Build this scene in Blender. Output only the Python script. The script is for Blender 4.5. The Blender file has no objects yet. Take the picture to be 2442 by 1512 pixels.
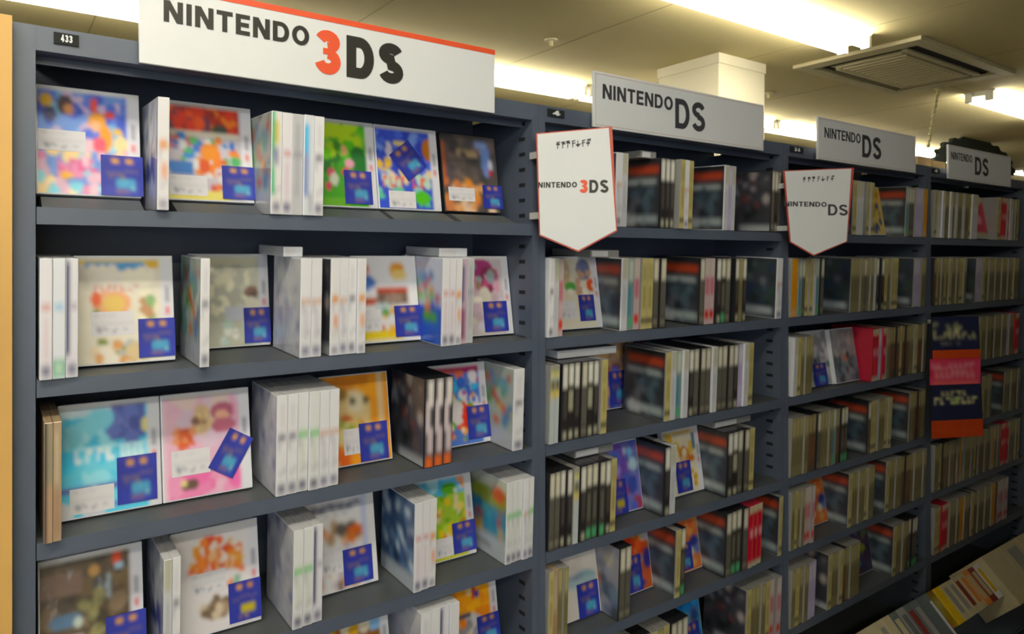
import bpy, bmesh, math, random
from mathutils import Vector, Matrix, Euler
random.seed(7)
C = bpy.context.scene.collection
EYE = 1.5                                   # camera height above the floor
# ---------------------------------------------------------------- camera
FPX, VPX, HOR, BAYW = 1730.0, 2379.0, 615.0, .76
AL = math.atan(VPX / FPX)                   # angle between lens axis and the shelf run
KK = BAYW * math.cos(AL) / 1.443e-4
DD = KK * math.cos(AL) / FPX                # distance from lens to the shelf fronts
cd = bpy.data.cameras.new('camera'); cam = bpy.data.objects.new('camera', cd); C.objects.link(cam)
cam.location = (0, -DD, EYE); cam.rotation_euler = (math.pi / 2, 0, -(math.pi / 2 - AL))
cd.sensor_width = 36; cd.lens = 36 * FPX / 2442; cd.shift_y = -(756 - HOR) / 2442
cd.clip_start = .02; cd.clip_end = 100
cd.dof.use_dof = True; cd.dof.focus_distance = .30; cd.dof.aperture_fstop = cd.lens / .6
bpy.context.scene.camera = cam
# ---------------------------------------------------------------- world, exposure
sc = bpy.context.scene
sc.view_settings.view_transform = 'Standard'; sc.view_settings.look = 'None'
sc.view_settings.exposure = 0.0; sc.view_settings.gamma = 1; sc.view_settings.use_curve_mapping = False
w = bpy.data.worlds.new('world'); sc.world = w; w.use_nodes = True
w.node_tree.nodes['Background'].inputs[0].default_value = (.9, .92, 1, 1)
w.node_tree.nodes['Background'].inputs[1].default_value = .05
TUBE = 37.0                                 # fluorescent tube emission
ADDED_FILL = 62.0                            # power of the cool fill added behind the camera, W

# ---------------------------------------------------------------- pixel -> place (measured from the photograph)
def ray(px, py):
    r = (px - 1221) / FPX; u = (HOR - py) / FPX
    return (r * math.sin(AL) + math.cos(AL), -r * math.cos(AL) + math.sin(AL), u)
def onY(px, py, Y):
    v = ray(px, py); t = (Y + DD) / v[1]; return Vector((t * v[0], Y, EYE + t * v[2]))
def Xof(px, Y): return onY(px, 600, Y).x
# ---------------------------------------------------------------- colour and materials
def lin(c):
    if isinstance(c, str):
        c = c.lstrip('#'); c = [int(c[i:i + 2], 16) / 255 for i in (0, 2, 4)]
    return tuple(((x / 12.92) if x <= .04045 else ((x + .055) / 1.055) ** 2.4) for x in c)
def mat(name, col, rough=.5, metal=0, noise=0, scale=20, spec=.5, coat=0, emit=None, bump=0):
    m = bpy.data.materials.new(name); m.use_nodes = True; nt = m.node_tree; b = nt.nodes['Principled BSDF']
    b.inputs['Roughness'].default_value = rough; b.inputs['Metallic'].default_value = metal
    b.inputs['Specular IOR Level'].default_value = spec; b.inputs['Coat Weight'].default_value = coat
    c = lin(col)
    tc = nt.nodes.new('ShaderNodeTexCoord'); nz = nt.nodes.new('ShaderNodeTexNoise')
    nz.inputs['Scale'].default_value = scale; nz.inputs['Detail'].default_value = 4
    nt.links.new(tc.outputs['Object'], nz.inputs['Vector'])
    cr = nt.nodes.new('ShaderNodeValToRGB'); nt.links.new(nz.outputs['Fac'], cr.inputs['Fac'])
    cr.color_ramp.elements[0].position = .3; cr.color_ramp.elements[1].position = .7
    cr.color_ramp.elements[0].color = (*[x * (1 - noise) for x in c], 1)
    cr.color_ramp.elements[1].color = (*[min(1, x * (1 + noise)) for x in c], 1)
    nt.links.new(cr.outputs['Color'], b.inputs['Base Color'])
    if bump:
        bn = nt.nodes.new('ShaderNodeBump'); bn.inputs['Strength'].default_value = bump; bn.inputs['Distance'].default_value = .002
        nt.links.new(nz.outputs['Fac'], bn.inputs['Height']); nt.links.new(bn.outputs['Normal'], b.inputs['Normal'])
    if emit:
        b.inputs['Emission Color'].default_value = (*lin(emit[0]), 1); b.inputs['Emission Strength'].default_value = emit[1]
    return m
def print_mat(name, rough, coat, crinkle):
    """printed surface: colour comes from the artwork stored on the mesh, gloss from film over it"""
    m = bpy.data.materials.new(name); m.use_nodes = True; nt = m.node_tree; b = nt.nodes['Principled BSDF']
    a = nt.nodes.new('ShaderNodeAttribute'); a.attribute_name = 'art'
    nt.links.new(a.outputs['Color'], b.inputs['Base Color'])
    b.inputs['Roughness'].default_value = rough; b.inputs['Coat Weight'].default_value = coat
    b.inputs['Coat Roughness'].default_value = .12
    tc = nt.nodes.new('ShaderNodeTexCoord'); nz = nt.nodes.new('ShaderNodeTexNoise'); nz.inputs['Scale'].default_value = 28
    nt.links.new(tc.outputs['Object'], nz.inputs['Vector'])
    bn = nt.nodes.new('ShaderNodeBump'); bn.inputs['Strength'].default_value = crinkle; bn.inputs['Distance'].default_value = .004
    nt.links.new(nz.outputs['Fac'], bn.inputs['Height']); nt.links.new(bn.outputs['Normal'], b.inputs['Coat Normal'])
    return m
M = dict(
    steel=mat('painted_steel', '#4f596c', .42, noise=.05, scale=9, bump=.05),
    deck=mat('shelf_deck_steel', '#50555a', .5, noise=.06, scale=14, bump=.05),
    slot=mat('slot_shadow_and_plate_black', '#101418', .8),  # near-black: shade inside slot openings, and the number plates' own colour
    ceil=mat('ceiling_board', '#c6ba8a', .9, noise=.03, scale=2.5, bump=.1),
    seam=mat('ceiling_seam', '#8d8460', .9),
    wall=mat('wall_paint', '#c8c0a0', .9, noise=.03, scale=3),
    column=mat('column_paint', '#cbc6b0', .8, noise=.02, scale=5),
    floor=mat('floor_tile', '#6b665c', .5, noise=.1, scale=6),
    wood=mat('tan_wood', '#c39a55', .5, noise=.12, scale=3, bump=.1),
    sign=mat('white_sign_board', '#d8dde4', .45, noise=.01),
    signedge=mat('sign_pink_edge', '#c9b2ae', .5),
    red=mat('sign_red', '#d5502c', .5),
    redborder=mat('pennant_red_border', '#b5483a', .5),
    ink=mat('black_lettering', '#22221f', .5),
    inkg=mat('dark_grey_lettering', '#3c3c44', .5),
    white3=mat('white_case_plastic', '#dadeea', .3, noise=.03, scale=40, coat=.4),
    black=mat('black_case_plastic', '#25262b', .3, noise=.08, scale=40, coat=.4),
    grey=mat('grey_case_plastic', '#8f9091', .3, noise=.05, scale=40, coat=.3),
    tan=mat('tan_case_plastic', '#b09a80', .3, noise=.05, scale=40, coat=.3),
    redp=mat('red_case_plastic', '#b0203a', .35, noise=.05, scale=40, coat=.3),
    yellow=mat('yellow_case_plastic', '#d8b41c', .35, noise=.05, scale=40, coat=.3),
    paper=mat('price_label_paper', '#d6d6dc', .7, noise=.02),
    print=print_mat('printed_insert_under_film', .5, .2, .35),
    bag=print_mat('printed_insert_in_crinkled_bag', .4, .6, 1.0),
    card=print_mat('printed_card', .6, .1, .1),
    tube=mat('fluorescent_tube', '#ffffff', .5, emit=('#fff6e0', TUBE)),
    fixture=mat('light_fixture_enamel', '#f4f2e4', .5),
    acp=mat('air_conditioner_plastic', '#cdc5a2', .6),
    dark=mat('dark_green_grey', '#1d2622', .7, noise=.3, scale=30),
    cord=mat('pale_cord', '#d8cf9c', .6),
    box=mat('cardboard', '#a58a5c', .8, noise=.1),
    navy=mat('navy_card', '#141b3c', .6), orange=mat('orange_card', '#c24a10', .6), pinkc=mat('pink_card', '#c8415c', .6),
    clip=mat('clear_plastic_clip', '#b8bcc0', .3),
)
# ---------------------------------------------------------------- mesh helpers
def box(bm, a, b):
    x0, y0, z0 = a; x1, y1, z1 = b
    v = [bm.verts.new(p) for p in ((x0,y0,z0),(x1,y0,z0),(x1,y1,z0),(x0,y1,z0),(x0,y0,z1),(x1,y0,z1),(x1,y1,z1),(x0,y1,z1))]
    for f in ((0,3,2,1),(4,5,6,7),(0,1,5,4),(1,2,6,5),(2,3,7,6),(3,0,4,7)): bm.faces.new([v[i] for i in f])
def prism(bm, pts, off):
    """polygon pts (3-D, ordered) extruded by vector off"""
    off = Vector(off); a = [bm.verts.new(p) for p in pts]; b = [bm.verts.new(Vector(p) + off) for p in pts]; n = len(pts)
    bm.faces.new(a); bm.faces.new(b[::-1])
    for i in range(n): bm.faces.new((a[i], b[i], b[(i+1) % n], a[(i+1) % n]))
def mesh(name, bm, m, bevel=0):
    if bevel:
        bmesh.ops.bevel(bm, geom=list(bm.edges), offset=bevel, segments=2, affect='EDGES', profile=.6)
    bmesh.ops.recalc_face_normals(bm, faces=bm.faces)
    me = bpy.data.meshes.new(name); bm.to_mesh(me); bm.free(); me.materials.append(M[m] if isinstance(m, str) else m)
    return me
def obj(name, me, parent=None, loc=None):
    o = bpy.data.objects.new(name, me); C.objects.link(o)
    if parent: o.parent = parent
    if loc: o.location = loc
    return o
def tag(o, label, cat, group=None, kind=None):
    o['label'] = label; o['category'] = cat
    if group: o['group'] = group
    if kind: o['kind'] = kind
    return o
def thing(name, label, cat, loc, rot=(0,0,0), group=None):
    o = obj(name, None, None, loc); o.rotation_euler = rot; return tag(o, label, cat, group)
def part(name, boxes, m, parent, bevel=0, origin=None):
    bm = bmesh.new(); pl = parent.location if parent else Vector((0,0,0))
    for a, b in boxes: box(bm, Vector(a) - pl, Vector(b) - pl)
    return obj(name, mesh(name, bm, m, bevel), parent)
def structure(name, boxes, m, bevel=0):
    o = part(name, boxes, m, None, bevel); o['kind'] = 'structure'; return o
def grid(name, P, U, V, nx, ny, f, m, mirror=False):
    """sheet from corner P (top left) along U (right) and V (down), coloured by f(u, v)"""
    P, U, V = Vector(P), Vector(U), Vector(V); vs = []; cs = []
    raw = [[f(i / nx, j / ny) for i in range(nx + 1)] for j in range(ny + 1)]
    for j in range(ny + 1):
        for i in range(nx + 1):
            vs.append(P + U * (i / nx) + V * (j / ny)); acc = [0, 0, 0]; wt = 0
            for dj in (-1, 0, 1):                              # soft print: blend each point with its neighbours
                for di in (-1, 0, 1):
                    if 0 <= j + dj <= ny and 0 <= i + di <= nx:
                        k = (2 if di == 0 else 1) * (2 if dj == 0 else 1); q = raw[j + dj][i + di]; wt += k
                        for ch in range(3): acc[ch] += q[ch] * k
            cs.append(tuple(a / wt for a in acc))
    fs = [(j*(nx+1)+i, (j+1)*(nx+1)+i, (j+1)*(nx+1)+i+1, j*(nx+1)+i+1) for j in range(ny) for i in range(nx)]
    me = bpy.data.meshes.new(name); me.from_pydata(vs, [], fs); me.materials.append(M[m])
    at = me.color_attributes.new('art', 'FLOAT_COLOR', 'POINT')
    for k, c in enumerate(cs): at.data[k].color = (*c, 1)
    return me
# ---------------------------------------------------------------- lettering
def strip(path, t, closed=False):
    n = len(path); out = []
    L = []; R = []
    for i in range(n):
        p = Vector(path[i]); a = Vector(path[i-1]) if (i or closed) else None; b = Vector(path[(i+1) % n]) if (i < n-1 or closed) else None
        d1 = (p - a).normalized() if a is not None else None; d2 = (b - p).normalized() if b is not None else None
        d = ((d1 or d2) + (d2 or d1)).normalized(); nn = Vector((-d.y, d.x)); k = 1
        if d1 is not None and d2 is not None: k = 1 / max(.5, nn.dot(Vector((-d1.y, d1.x))))
        L.append(p + nn * t / 2 * k); R.append(p - nn * t / 2 * k)
    for i in range(n if closed else n - 1):
        j = (i + 1) % n; out.append([L[i], L[j], R[j], R[i]])
    return out
def arc(cx, cy, rx, ry, a0, a1, n=14):
    return [(cx + rx*math.cos(math.radians(a0+(a1-a0)*i/n)), cy + ry*math.sin(math.radians(a0+(a1-a0)*i/n))) for i in range(n+1)]
def glyph(ch, t):
    R = lambda a, b, c, d: [(a, b), (c, b), (c, d), (a, d)]
    if ch == 'I': return t, [R(0, 0, t, 1)]
    if ch == 'N': w_ = .74; return w_, [R(0,0,t,1), R(w_-t,0,w_,1), [(0,1),(t*1.15,1),(w_,0),(w_-t*1.15,0)]]
    if ch == 'T': w_ = .66; return w_, [R(0,1-t,w_,1), R(w_/2-t/2,0,w_/2+t/2,1)]
    if ch == 'E': w_ = .6; return w_, [R(0,0,t,1), R(0,1-t,w_,1), R(0,.5-t/2,w_*.93,.5+t/2), R(0,0,w_,t)]
    if ch == 'D': w_ = .74; h = t/2; return w_, strip([(h,h),(.36,h)] + arc(.36,.5,w_-.36-h,.5-h,-90,90)[1:-1] + [(.36,1-h),(h,1-h)], t, True)
    if ch == 'O': w_ = .8; return w_, strip(arc(w_/2,.5,w_/2-t/2,.5-t/2,0,360,24)[:-1], t, True)
    h = t/2
    if ch == 'S': w_ = .7; ru = .27-h; rl = .29-h; return w_, strip(arc(w_/2,1-h-ru,w_/2-h-.01,ru,15,265) + arc(w_/2,h+rl,w_/2-h,rl,85,-165), t)
    if ch == '3': w_ = .68; ru = .26-h; rl = .3-h; return w_, strip(arc(w_/2,1-h-ru,w_/2-h-.02,ru,165,-90), t) + strip(arc(w_/2,h+rl,w_/2-h,rl,90,-170), t) + [R(w_*.32,.52-h*.55,w_*.55,.52+h*.55)]
    if ch == '4': w_ = .66; return w_, [R(w_-t*1.5,0,w_-t*.5,1), R(0,.2,w_,.2+t)] + strip([(t/2,.25),(w_-t,1-h)], t)
    return .4, []
def lettering(name, text, P, U, V, size, fit, t, m, parent, off):
    """text on the plane P + U*s + V*h (unit vectors); size = cap height, fit = total width, off = normal offset"""
    x = 0; polys = []
    for ch in text:
        w_, ps = glyph(ch, t); polys += [[(px_ + x, py_) for px_, py_ in p] for p in ps]; x += w_ + .13
    x -= .13; bm = bmesh.new(); pl = parent.location; nrm = Vector(U).cross(Vector(V)).normalized()
    for i, p in enumerate(polys):
        prism(bm, [Vector(P) + Vector(U) * (q[0] / x * fit) + Vector(V) * (q[1] * size) + nrm * (off + i * 4e-6) - pl for q in p], -nrm * .0006)
    return obj(name, mesh(name, bm, m), parent)

# ================================================================ ROOM
Zc = EYE + 1.0
structure('ceiling', [((-6, -5, Zc), (16, 7, Zc + .1))], 'ceil')
structure('floor', [((-6, -5, -.1), (16, 7, 0))], 'floor')
structure('wall_back', [((-6, 7, 0), (16, 7.1, Zc))], 'wall')
structure('wall_front', [((-6, -5.1, 0), (16, -5, Zc))], 'wall')
structure('wall_right', [((16, -5, 0), (16.1, 7, Zc))], 'wall')
structure('wall_left', [((-6.1, -5, 0), (-6, 7, Zc))], 'wall')
sm = []
for k in range(24): sm.append(((-6 + k * .91, -5, Zc - .0008), (-6 + k * .91 + .004, 7, Zc)))
for k in range(7): sm.append(((-6, -4.6 + k * 1.82, Zc - .0008), (16, -4.6 + k * 1.82 + .004, Zc)))
structure('trim_1', sm, 'seam')
structure('wall_column', [((2.89, 1.21, 0), (3.26, 1.60, Zc))], 'column', .004)
structure('trim_2', [((2.885, 1.205, Zc - .05), (3.265, 1.605, Zc))], 'column', .002)

# ---- ceiling lights
tube_mesh = {}
def cyl(bm, a, b, r, n=12):
    a = Vector(a); b = Vector(b); d = (b - a).normalized(); s = d.orthogonal().normalized(); t_ = d.cross(s)
    A = [bm.verts.new(a + (s*math.cos(i*6.28318/n) + t_*math.sin(i*6.28318/n)) * r) for i in range(n)]
    B = [bm.verts.new(b + (s*math.cos(i*6.28318/n) + t_*math.sin(i*6.28318/n)) * r) for i in range(n)]
    for i in range(n): bm.faces.new((A[i], A[(i+1)%n], B[(i+1)%n], B[i]))
    bm.faces.new(A[::-1]); bm.faces.new(B)
def ceiling_light(x0, x1, y, label, group):
    t = thing('ceiling_light', label, 'ceiling light', ((x0 + x1) / 2, y, Zc), group=group); L = (x1 - x0) / 2
    bm = bmesh.new()
    prism(bm, [(-L, -.09, 0), (-L, .09, 0), (-L, .05, -.03), (-L, -.05, -.03)], (2 * L, 0, 0))
    obj('fixture_housing', mesh('fixture_housing', bm, 'fixture'), t)
    for s in (-1, 1):
        bm = bmesh.new(); cyl(bm, (-L + .02, s * .055, -.045), (L - .02, s * .055, -.045), .017)
        obj('fluorescent_tube', mesh('fluorescent_tube', bm, 'tube'), t)
        for e in (-1, 1):
            bm = bmesh.new(); box(bm, (e*L - .012, s*.055 - .02, -.062), (e*L + .012, s*.055 + .02, 0))
            obj('lamp_holder', mesh('lamp_holder', bm, 'fixture', .003), t)
ceiling_light(1.95, 3.2, .70, 'long twin-tube ceiling light nearest the camera, upper right of the column', 'ceiling lights')
ceiling_light(4.83, 6.1, .82, 'twin-tube ceiling light at the right edge beyond the air conditioner', 'ceiling lights')
ceiling_light(-.75, .95, 2.1, 'twin-tube ceiling light glimpsed left of the red-topped sign', 'ceiling lights')
ceiling_light(1.0, 2.8, 2.15, 'twin-tube ceiling light between the first and second big signs', 'ceiling lights')
ceiling_light(2.85, 4.62, 2.15, 'twin-tube ceiling light passing behind the pale column', 'ceiling lights')
ceiling_light(4.68, 6.1, 2.15, 'twin-tube ceiling light right of the column above the third bay', 'ceiling lights')
ceiling_light(6.2, 7.7, 2.15, 'short bright ceiling light left of the hanging arch sign', 'ceiling lights')
ceiling_light(9.3, 11.3, 2.15, 'small far ceiling light at right edge beside the last sign', 'ceiling lights')
ceiling_light(-1.15, .45, -.80, 'twin-tube ceiling light over the aisle beside the camera', 'ceiling lights')
ceiling_light(-1.2, .5, -2.3, 'twin-tube ceiling light one aisle behind the camera', 'ceiling lights')

ceiling_light(-1.2, .5, -3.8, 'twin-tube ceiling light two aisles behind the camera', 'ceiling lights')
# ---- unseen shelving added across the aisle to shade the right-hand bays
op = thing('added_shade_shelving', 'tall dark shelving added unseen across the aisle to block light', 'shelving unit', (.7, -1.62, 0))
part('side_panel', [((.7, -1.9, 0), (.72, -1.6, 1.95))], 'steel', op, .002)
part('side_panel', [((6.4, -1.9, 0), (6.42, -1.6, 1.95))], 'steel', op, .002)
part('back_panel', [((.72, -1.9, 0), (6.4, -1.89, 1.95))], 'steel', op)
for k in range(7): part('shelf', [((.72, -1.889, .12 + k * .29), (6.4, -1.6, .14 + k * .29))], 'deck', op)
# ---- unseen window frame and area lamp added behind the camera as cool fill
ld = bpy.data.lights.new('added_fill_daylight', 'AREA'); ld.shape = 'RECTANGLE'; ld.size = 4.4; ld.size_y = 1.9; ld.energy = ADDED_FILL; ld.color = (.80, .90, 1.0)
lo = bpy.data.objects.new('added_fill_daylight', ld); C.objects.link(lo); lo.location = (-2.4, -4.93, 1.35); lo.rotation_euler = (math.radians(90), 0, 0)
structure('added_window', [((-4.7, -4.99, .35), (-4.64, -4.95, 2.35)), ((-.16, -4.99, .35), (-.10, -4.95, 2.35)), ((-2.43, -4.99, .41), (-2.37, -4.95, 2.29)), ((-4.64, -4.99, .35), (-.16, -4.95, .41)), ((-4.64, -4.99, 2.29), (-.16, -4.95, 2.35))], 'fixture')

# ---- air conditioner cassette
ac = thing('air_conditioner', 'square ceiling cassette air conditioner with dark air slots', 'air conditioner', (3.93, .82, Zc))
part('cassette_frame', [((3.40,.50,Zc-.018),(4.46,.56,Zc)),((3.40,1.08,Zc-.018),(4.46,1.14,Zc)),((3.40,.56,Zc-.018),(3.49,1.08,Zc)),((4.37,.56,Zc-.018),(4.46,1.08,Zc)),((3.5,.57,Zc-.004),(4.36,1.07,Zc))], 'acp', ac, .002)
part('intake_grille', [((3.60,.66,Zc-.024),(4.26,.98,Zc-.005))] + [((3.64+.05*k,.68,Zc-.027),(3.655+.05*k,.96,Zc-.023)) for k in range(12)], 'acp', ac)
for a, b in (((3.52,.575,Zc-.008),(4.34,.618,Zc-.003)),((3.52,.60,Zc-.008),(3.55,1.04,Zc-.003)),((3.52,1.03,Zc-.008),(4.34,1.055,Zc-.003)),((4.302,.60,Zc-.008),(4.355,1.04,Zc-.003))):
    part('air_slot', [(a, b)], 'slot', ac)
for a, b in (((3.53,.62,Zc-.02),(4.33,.65,Zc-.004)),((3.56,.66,Zc-.02),(3.59,1.0,Zc-.004)),((3.6,.99,Zc-.02),(4.3,1.02,Zc-.004)),((4.27,.66,Zc-.02),(4.30,1.0,Zc-.004))):
    part('air_vane', [(a, b)], 'acp', ac, .003)
# ---- sprinklers
for k, (x, y, lb) in enumerate(((2.10, 1.53, 'small round ceiling sprinkler above the gap between the first two signs'), (3.85, 1.59, 'small round ceiling sprinkler right of the column'))):
    t = thing('ceiling_sprinkler', lb, 'sprinkler', (x, y, Zc), group='ceiling sprinklers')
    bm = bmesh.new(); cyl(bm, (0,0,-.006), (0,0,0), .03, 20); obj('sprinkler_plate', mesh('sprinkler_plate', bm, 'acp'), t)
    bm = bmesh.new(); cyl(bm, (0,0,-.03), (0,0,-.006), .009); obj('sprinkler_head', mesh('sprinkler_head', bm, 'cord'), t)

# ================================================================ SHELVING
DEP = .205; TAU = math.radians(2.5)
LV = {1: .041, 2: -.170, 3: -.368, 4: -.568, 5: -.750, 6: -.944, 7: -1.14}   # lower edge of each shelf lip, from eye height
LIP = .021
TOPZ = EYE + .283
EDG = [(.0502, .8117), (.8420, 1.582), (1.614, 2.333), (2.368, 3.10), (3.135, 3.86)]   # clear width of each bay
BAY = ['left', 'second', 'third', 'fourth', 'fifth']
ROW = {1: 'top', 2: 'second', 3: 'third', 4: 'fourth', 5: 'fifth', 6: 'sixth', 7: 'lowest'}
def deckz(row, y): return EYE + LV[row] + LIP + math.tan(TAU) * max(y, -.006)
for bi, (xa, xb) in enumerate(EDG):
    la = xa - .023 if bi == 0 else (xa + EDG[bi-1][1]) / 2 + .0003
    lb = (xb + EDG[bi+1][0]) / 2 - .0003 if bi < 4 else xb + .0165
    u = thing('shelving_unit', ['blue-grey steel shelving unit beside the wooden end panel, holding white cases',
        'blue-grey steel shelving unit between the two pennant signs, holding black cases',
        'steel shelving unit right of the smaller pennant, under the third sign',
        'steel shelving unit at the right edge behind the navy and orange poster',
        'steel shelving unit past the right edge of the poster bay'][bi], 'shelving unit', (xa, 0, 0))
    for bx, sx in (([((la, 0, 0), (xa, .03, TOPZ)), ((xa - .004, .03, 0), (xa, DEP, TOPZ - .01))], xa),
                   ([((xb, 0, 0), (lb, .03, TOPZ)), ((xb, .03, 0), (xb + .004, DEP, TOPZ - .01))], xb - .0006)):
        bm = bmesh.new(); o_ = Vector(u.location)
        for a, b in bx: box(bm, Vector(a) - o_, Vector(b) - o_)
        n0 = len(bm.faces)
        for k in range(58):                                  # punched adjustment slots, part of the panel
            z = .15 + k * .0285; box(bm, Vector((sx, .022, z)) - o_, Vector((sx + .0006, .040, z + .007)) - o_)
        for k, f in enumerate(bm.faces): f.material_index = 1 if k >= n0 else 0
        me = mesh('side_panel', bm, 'steel'); me.materials.append(M['slot']); obj('side_panel', me, u)
    part('back_panel', [((xa, DEP - .004, 0), (xb, DEP, TOPZ - .003))], 'steel', u)
    part('top_beam', [((xa, .001, TOPZ - .030), (xb, .006, TOPZ)), ((xa, .006, TOPZ - .003), (xb, DEP, TOPZ)), ((xa, .006, TOPZ - .030), (xb, .03, TOPZ - .026)),
                      ((xa, .03, TOPZ - .040), (xb, .034, TOPZ - .003))], 'steel', u)
    part('kick_board', [((xa, .01, 0), (xb, .02, .2))], 'steel', u)
    for r in range(1, 8):
        bm = bmesh.new(); z0 = EYE + LV[r] + LIP; t_ = math.tan(TAU); o_ = Vector(u.location)
        prism(bm, [Vector(p) - o_ for p in ((xa+.001, .0, z0), (xa+.001, DEP-.005, z0+t_*(DEP-.005)), (xa+.001, DEP-.005, z0+t_*(DEP-.005)-.004), (xa+.001, .0, z0-.004))], (xb - xa - .002, 0, 0))
        sh = obj('shelf', mesh('shelf', bm, 'deck'), u)
        bm = bmesh.new(); prism(bm, [Vector(p) - o_ for p in ((xa+.001, -.002, z0), (xa+.001, .003, z0-.0005), (xa+.001, .003, z0-LIP), (xa+.001, -.002, z0-LIP))], (xb - xa - .002, 0, 0))
        lp = obj('shelf_lip', mesh('shelf_lip', bm, 'steel'), u); lp.parent = sh
    if bi == 4: continue
    # number plate on the top beam
    xn = Xof([128, 1306, 1884, 2222, 2442][bi], 0)
    wn = Xof([188, 1345, 1915, 2240, 2450][bi], 0) - xn
    zp = TOPZ - .019
    npl = part('number_plate', [((xn, -.0015, zp), (xn + wn, .001, zp + .014))], 'slot', u)
    lettering('plate_digits', ['433', '4', '34', '4', '4'][bi], (xn + wn*.28, -.0016, zp + .003), (1,0,0), (0,0,1), .009, wn * .46, .24, 'sign', u, 0)

# ---- wooden end panel at the far left
we = thing('wooden_end_panel', 'tan wooden end panel at the left edge of the picture', 'panel', (-.02, .1, 0))
zt = onY(15, 36, -.02).z
part('wood_board', [((-.06, -.02, 0), (.0265, .35, zt))], 'wood', we, .003)
part('front_edging', [((-.06, -.0225, 0), (.0262, -.0200, zt))], 'wood', we)

# ================================================================ SIGNS
def top_sign(px0, px1, zb, zt_, label, stripe, texts, m_ink):
    x0, x1 = Xof(px0, -.016), Xof(px1, -.016); Y = -.016
    t = thing('header_sign', label, 'sign', ((x0 + x1) / 2, Y, EYE + zb), group='header signs on top of the shelving')
    part('sign_board', [((x0, Y, EYE + zb), (x1, Y + .006, EYE + zt_))], 'sign', t, .001)
    for xx in (x0 + .06, x1 - .08): part('mounting_bracket', [((xx, Y + .006, EYE + zb + .008), (xx + .02, .0, EYE + zb + .03))], 'clip', t)
    if stripe: part('red_stripe', [((x0, Y - .0006, EYE + zt_ - .0085), (x1, Y, EYE + zt_))], 'red', t)
    else:
        e = .0012
        part('border_line', [((x0+.004, Y-.0004, EYE+zb+.004), (x1-.004, Y, EYE+zb+.004+e)), ((x0+.004, Y-.0004, EYE+zt_-.004-e), (x1-.004, Y, EYE+zt_-.004)),
                             ((x0+.004, Y-.0004, EYE+zb+.004), (x0+.004+e, Y, EYE+zt_-.004)), ((x1-.004-e, Y-.0004, EYE+zb+.004), (x1-.004, Y, EYE+zt_-.004))], 'signedge', t)
    for s, a, b, z0, z1, th, m in texts:
        xa, xb = Xof(a, Y), Xof(b, Y)
        lettering('lettering', s, (xa, Y, EYE + z0), (1,0,0), (0,0,1), z1 - z0, xb - xa, th, m, t, .0006 if not stripe else .0008)
top_sign(332, 1180, .2515, .361, 'large white header sign with red top stripe reading NINTENDO 3DS', True,
    [('NINTENDO', 390, 737, .310, .3385, .21, 'ink'), ('3', 750, 812, .2735, .3395, .25, 'red'), ('DS', 826, 961, .2745, .338, .26, 'ink')], 'ink')
top_sign(1416, 1821, .2530, .361, 'white header sign reading NINTENDO DS above the second bay', False,
    [('NINTENDO', 1437, 1604, .310, .3385, .19, 'inkg'), ('DS', 1610, 1681, .2745, .338, .19, 'inkg')], 'inkg')
top_sign(1951, 2184, .2520, .361, 'white header sign reading NINTENDO DS above the third bay', False,
    [('NINTENDO', 1966, 2052, .310, .3365, .17, 'inkg'), ('DS', 2056, 2101, .2745, .336, .19, 'inkg')], 'inkg')
top_sign(2262, 2411, .2500, .357, 'farthest white header sign, before the dark arch', False,
    [('NINTENDO', 2268, 2318, .312, .336, .17, 'inkg'), ('DS', 2325, 2357, .2745, .334, .19, 'inkg')], 'inkg')

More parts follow.
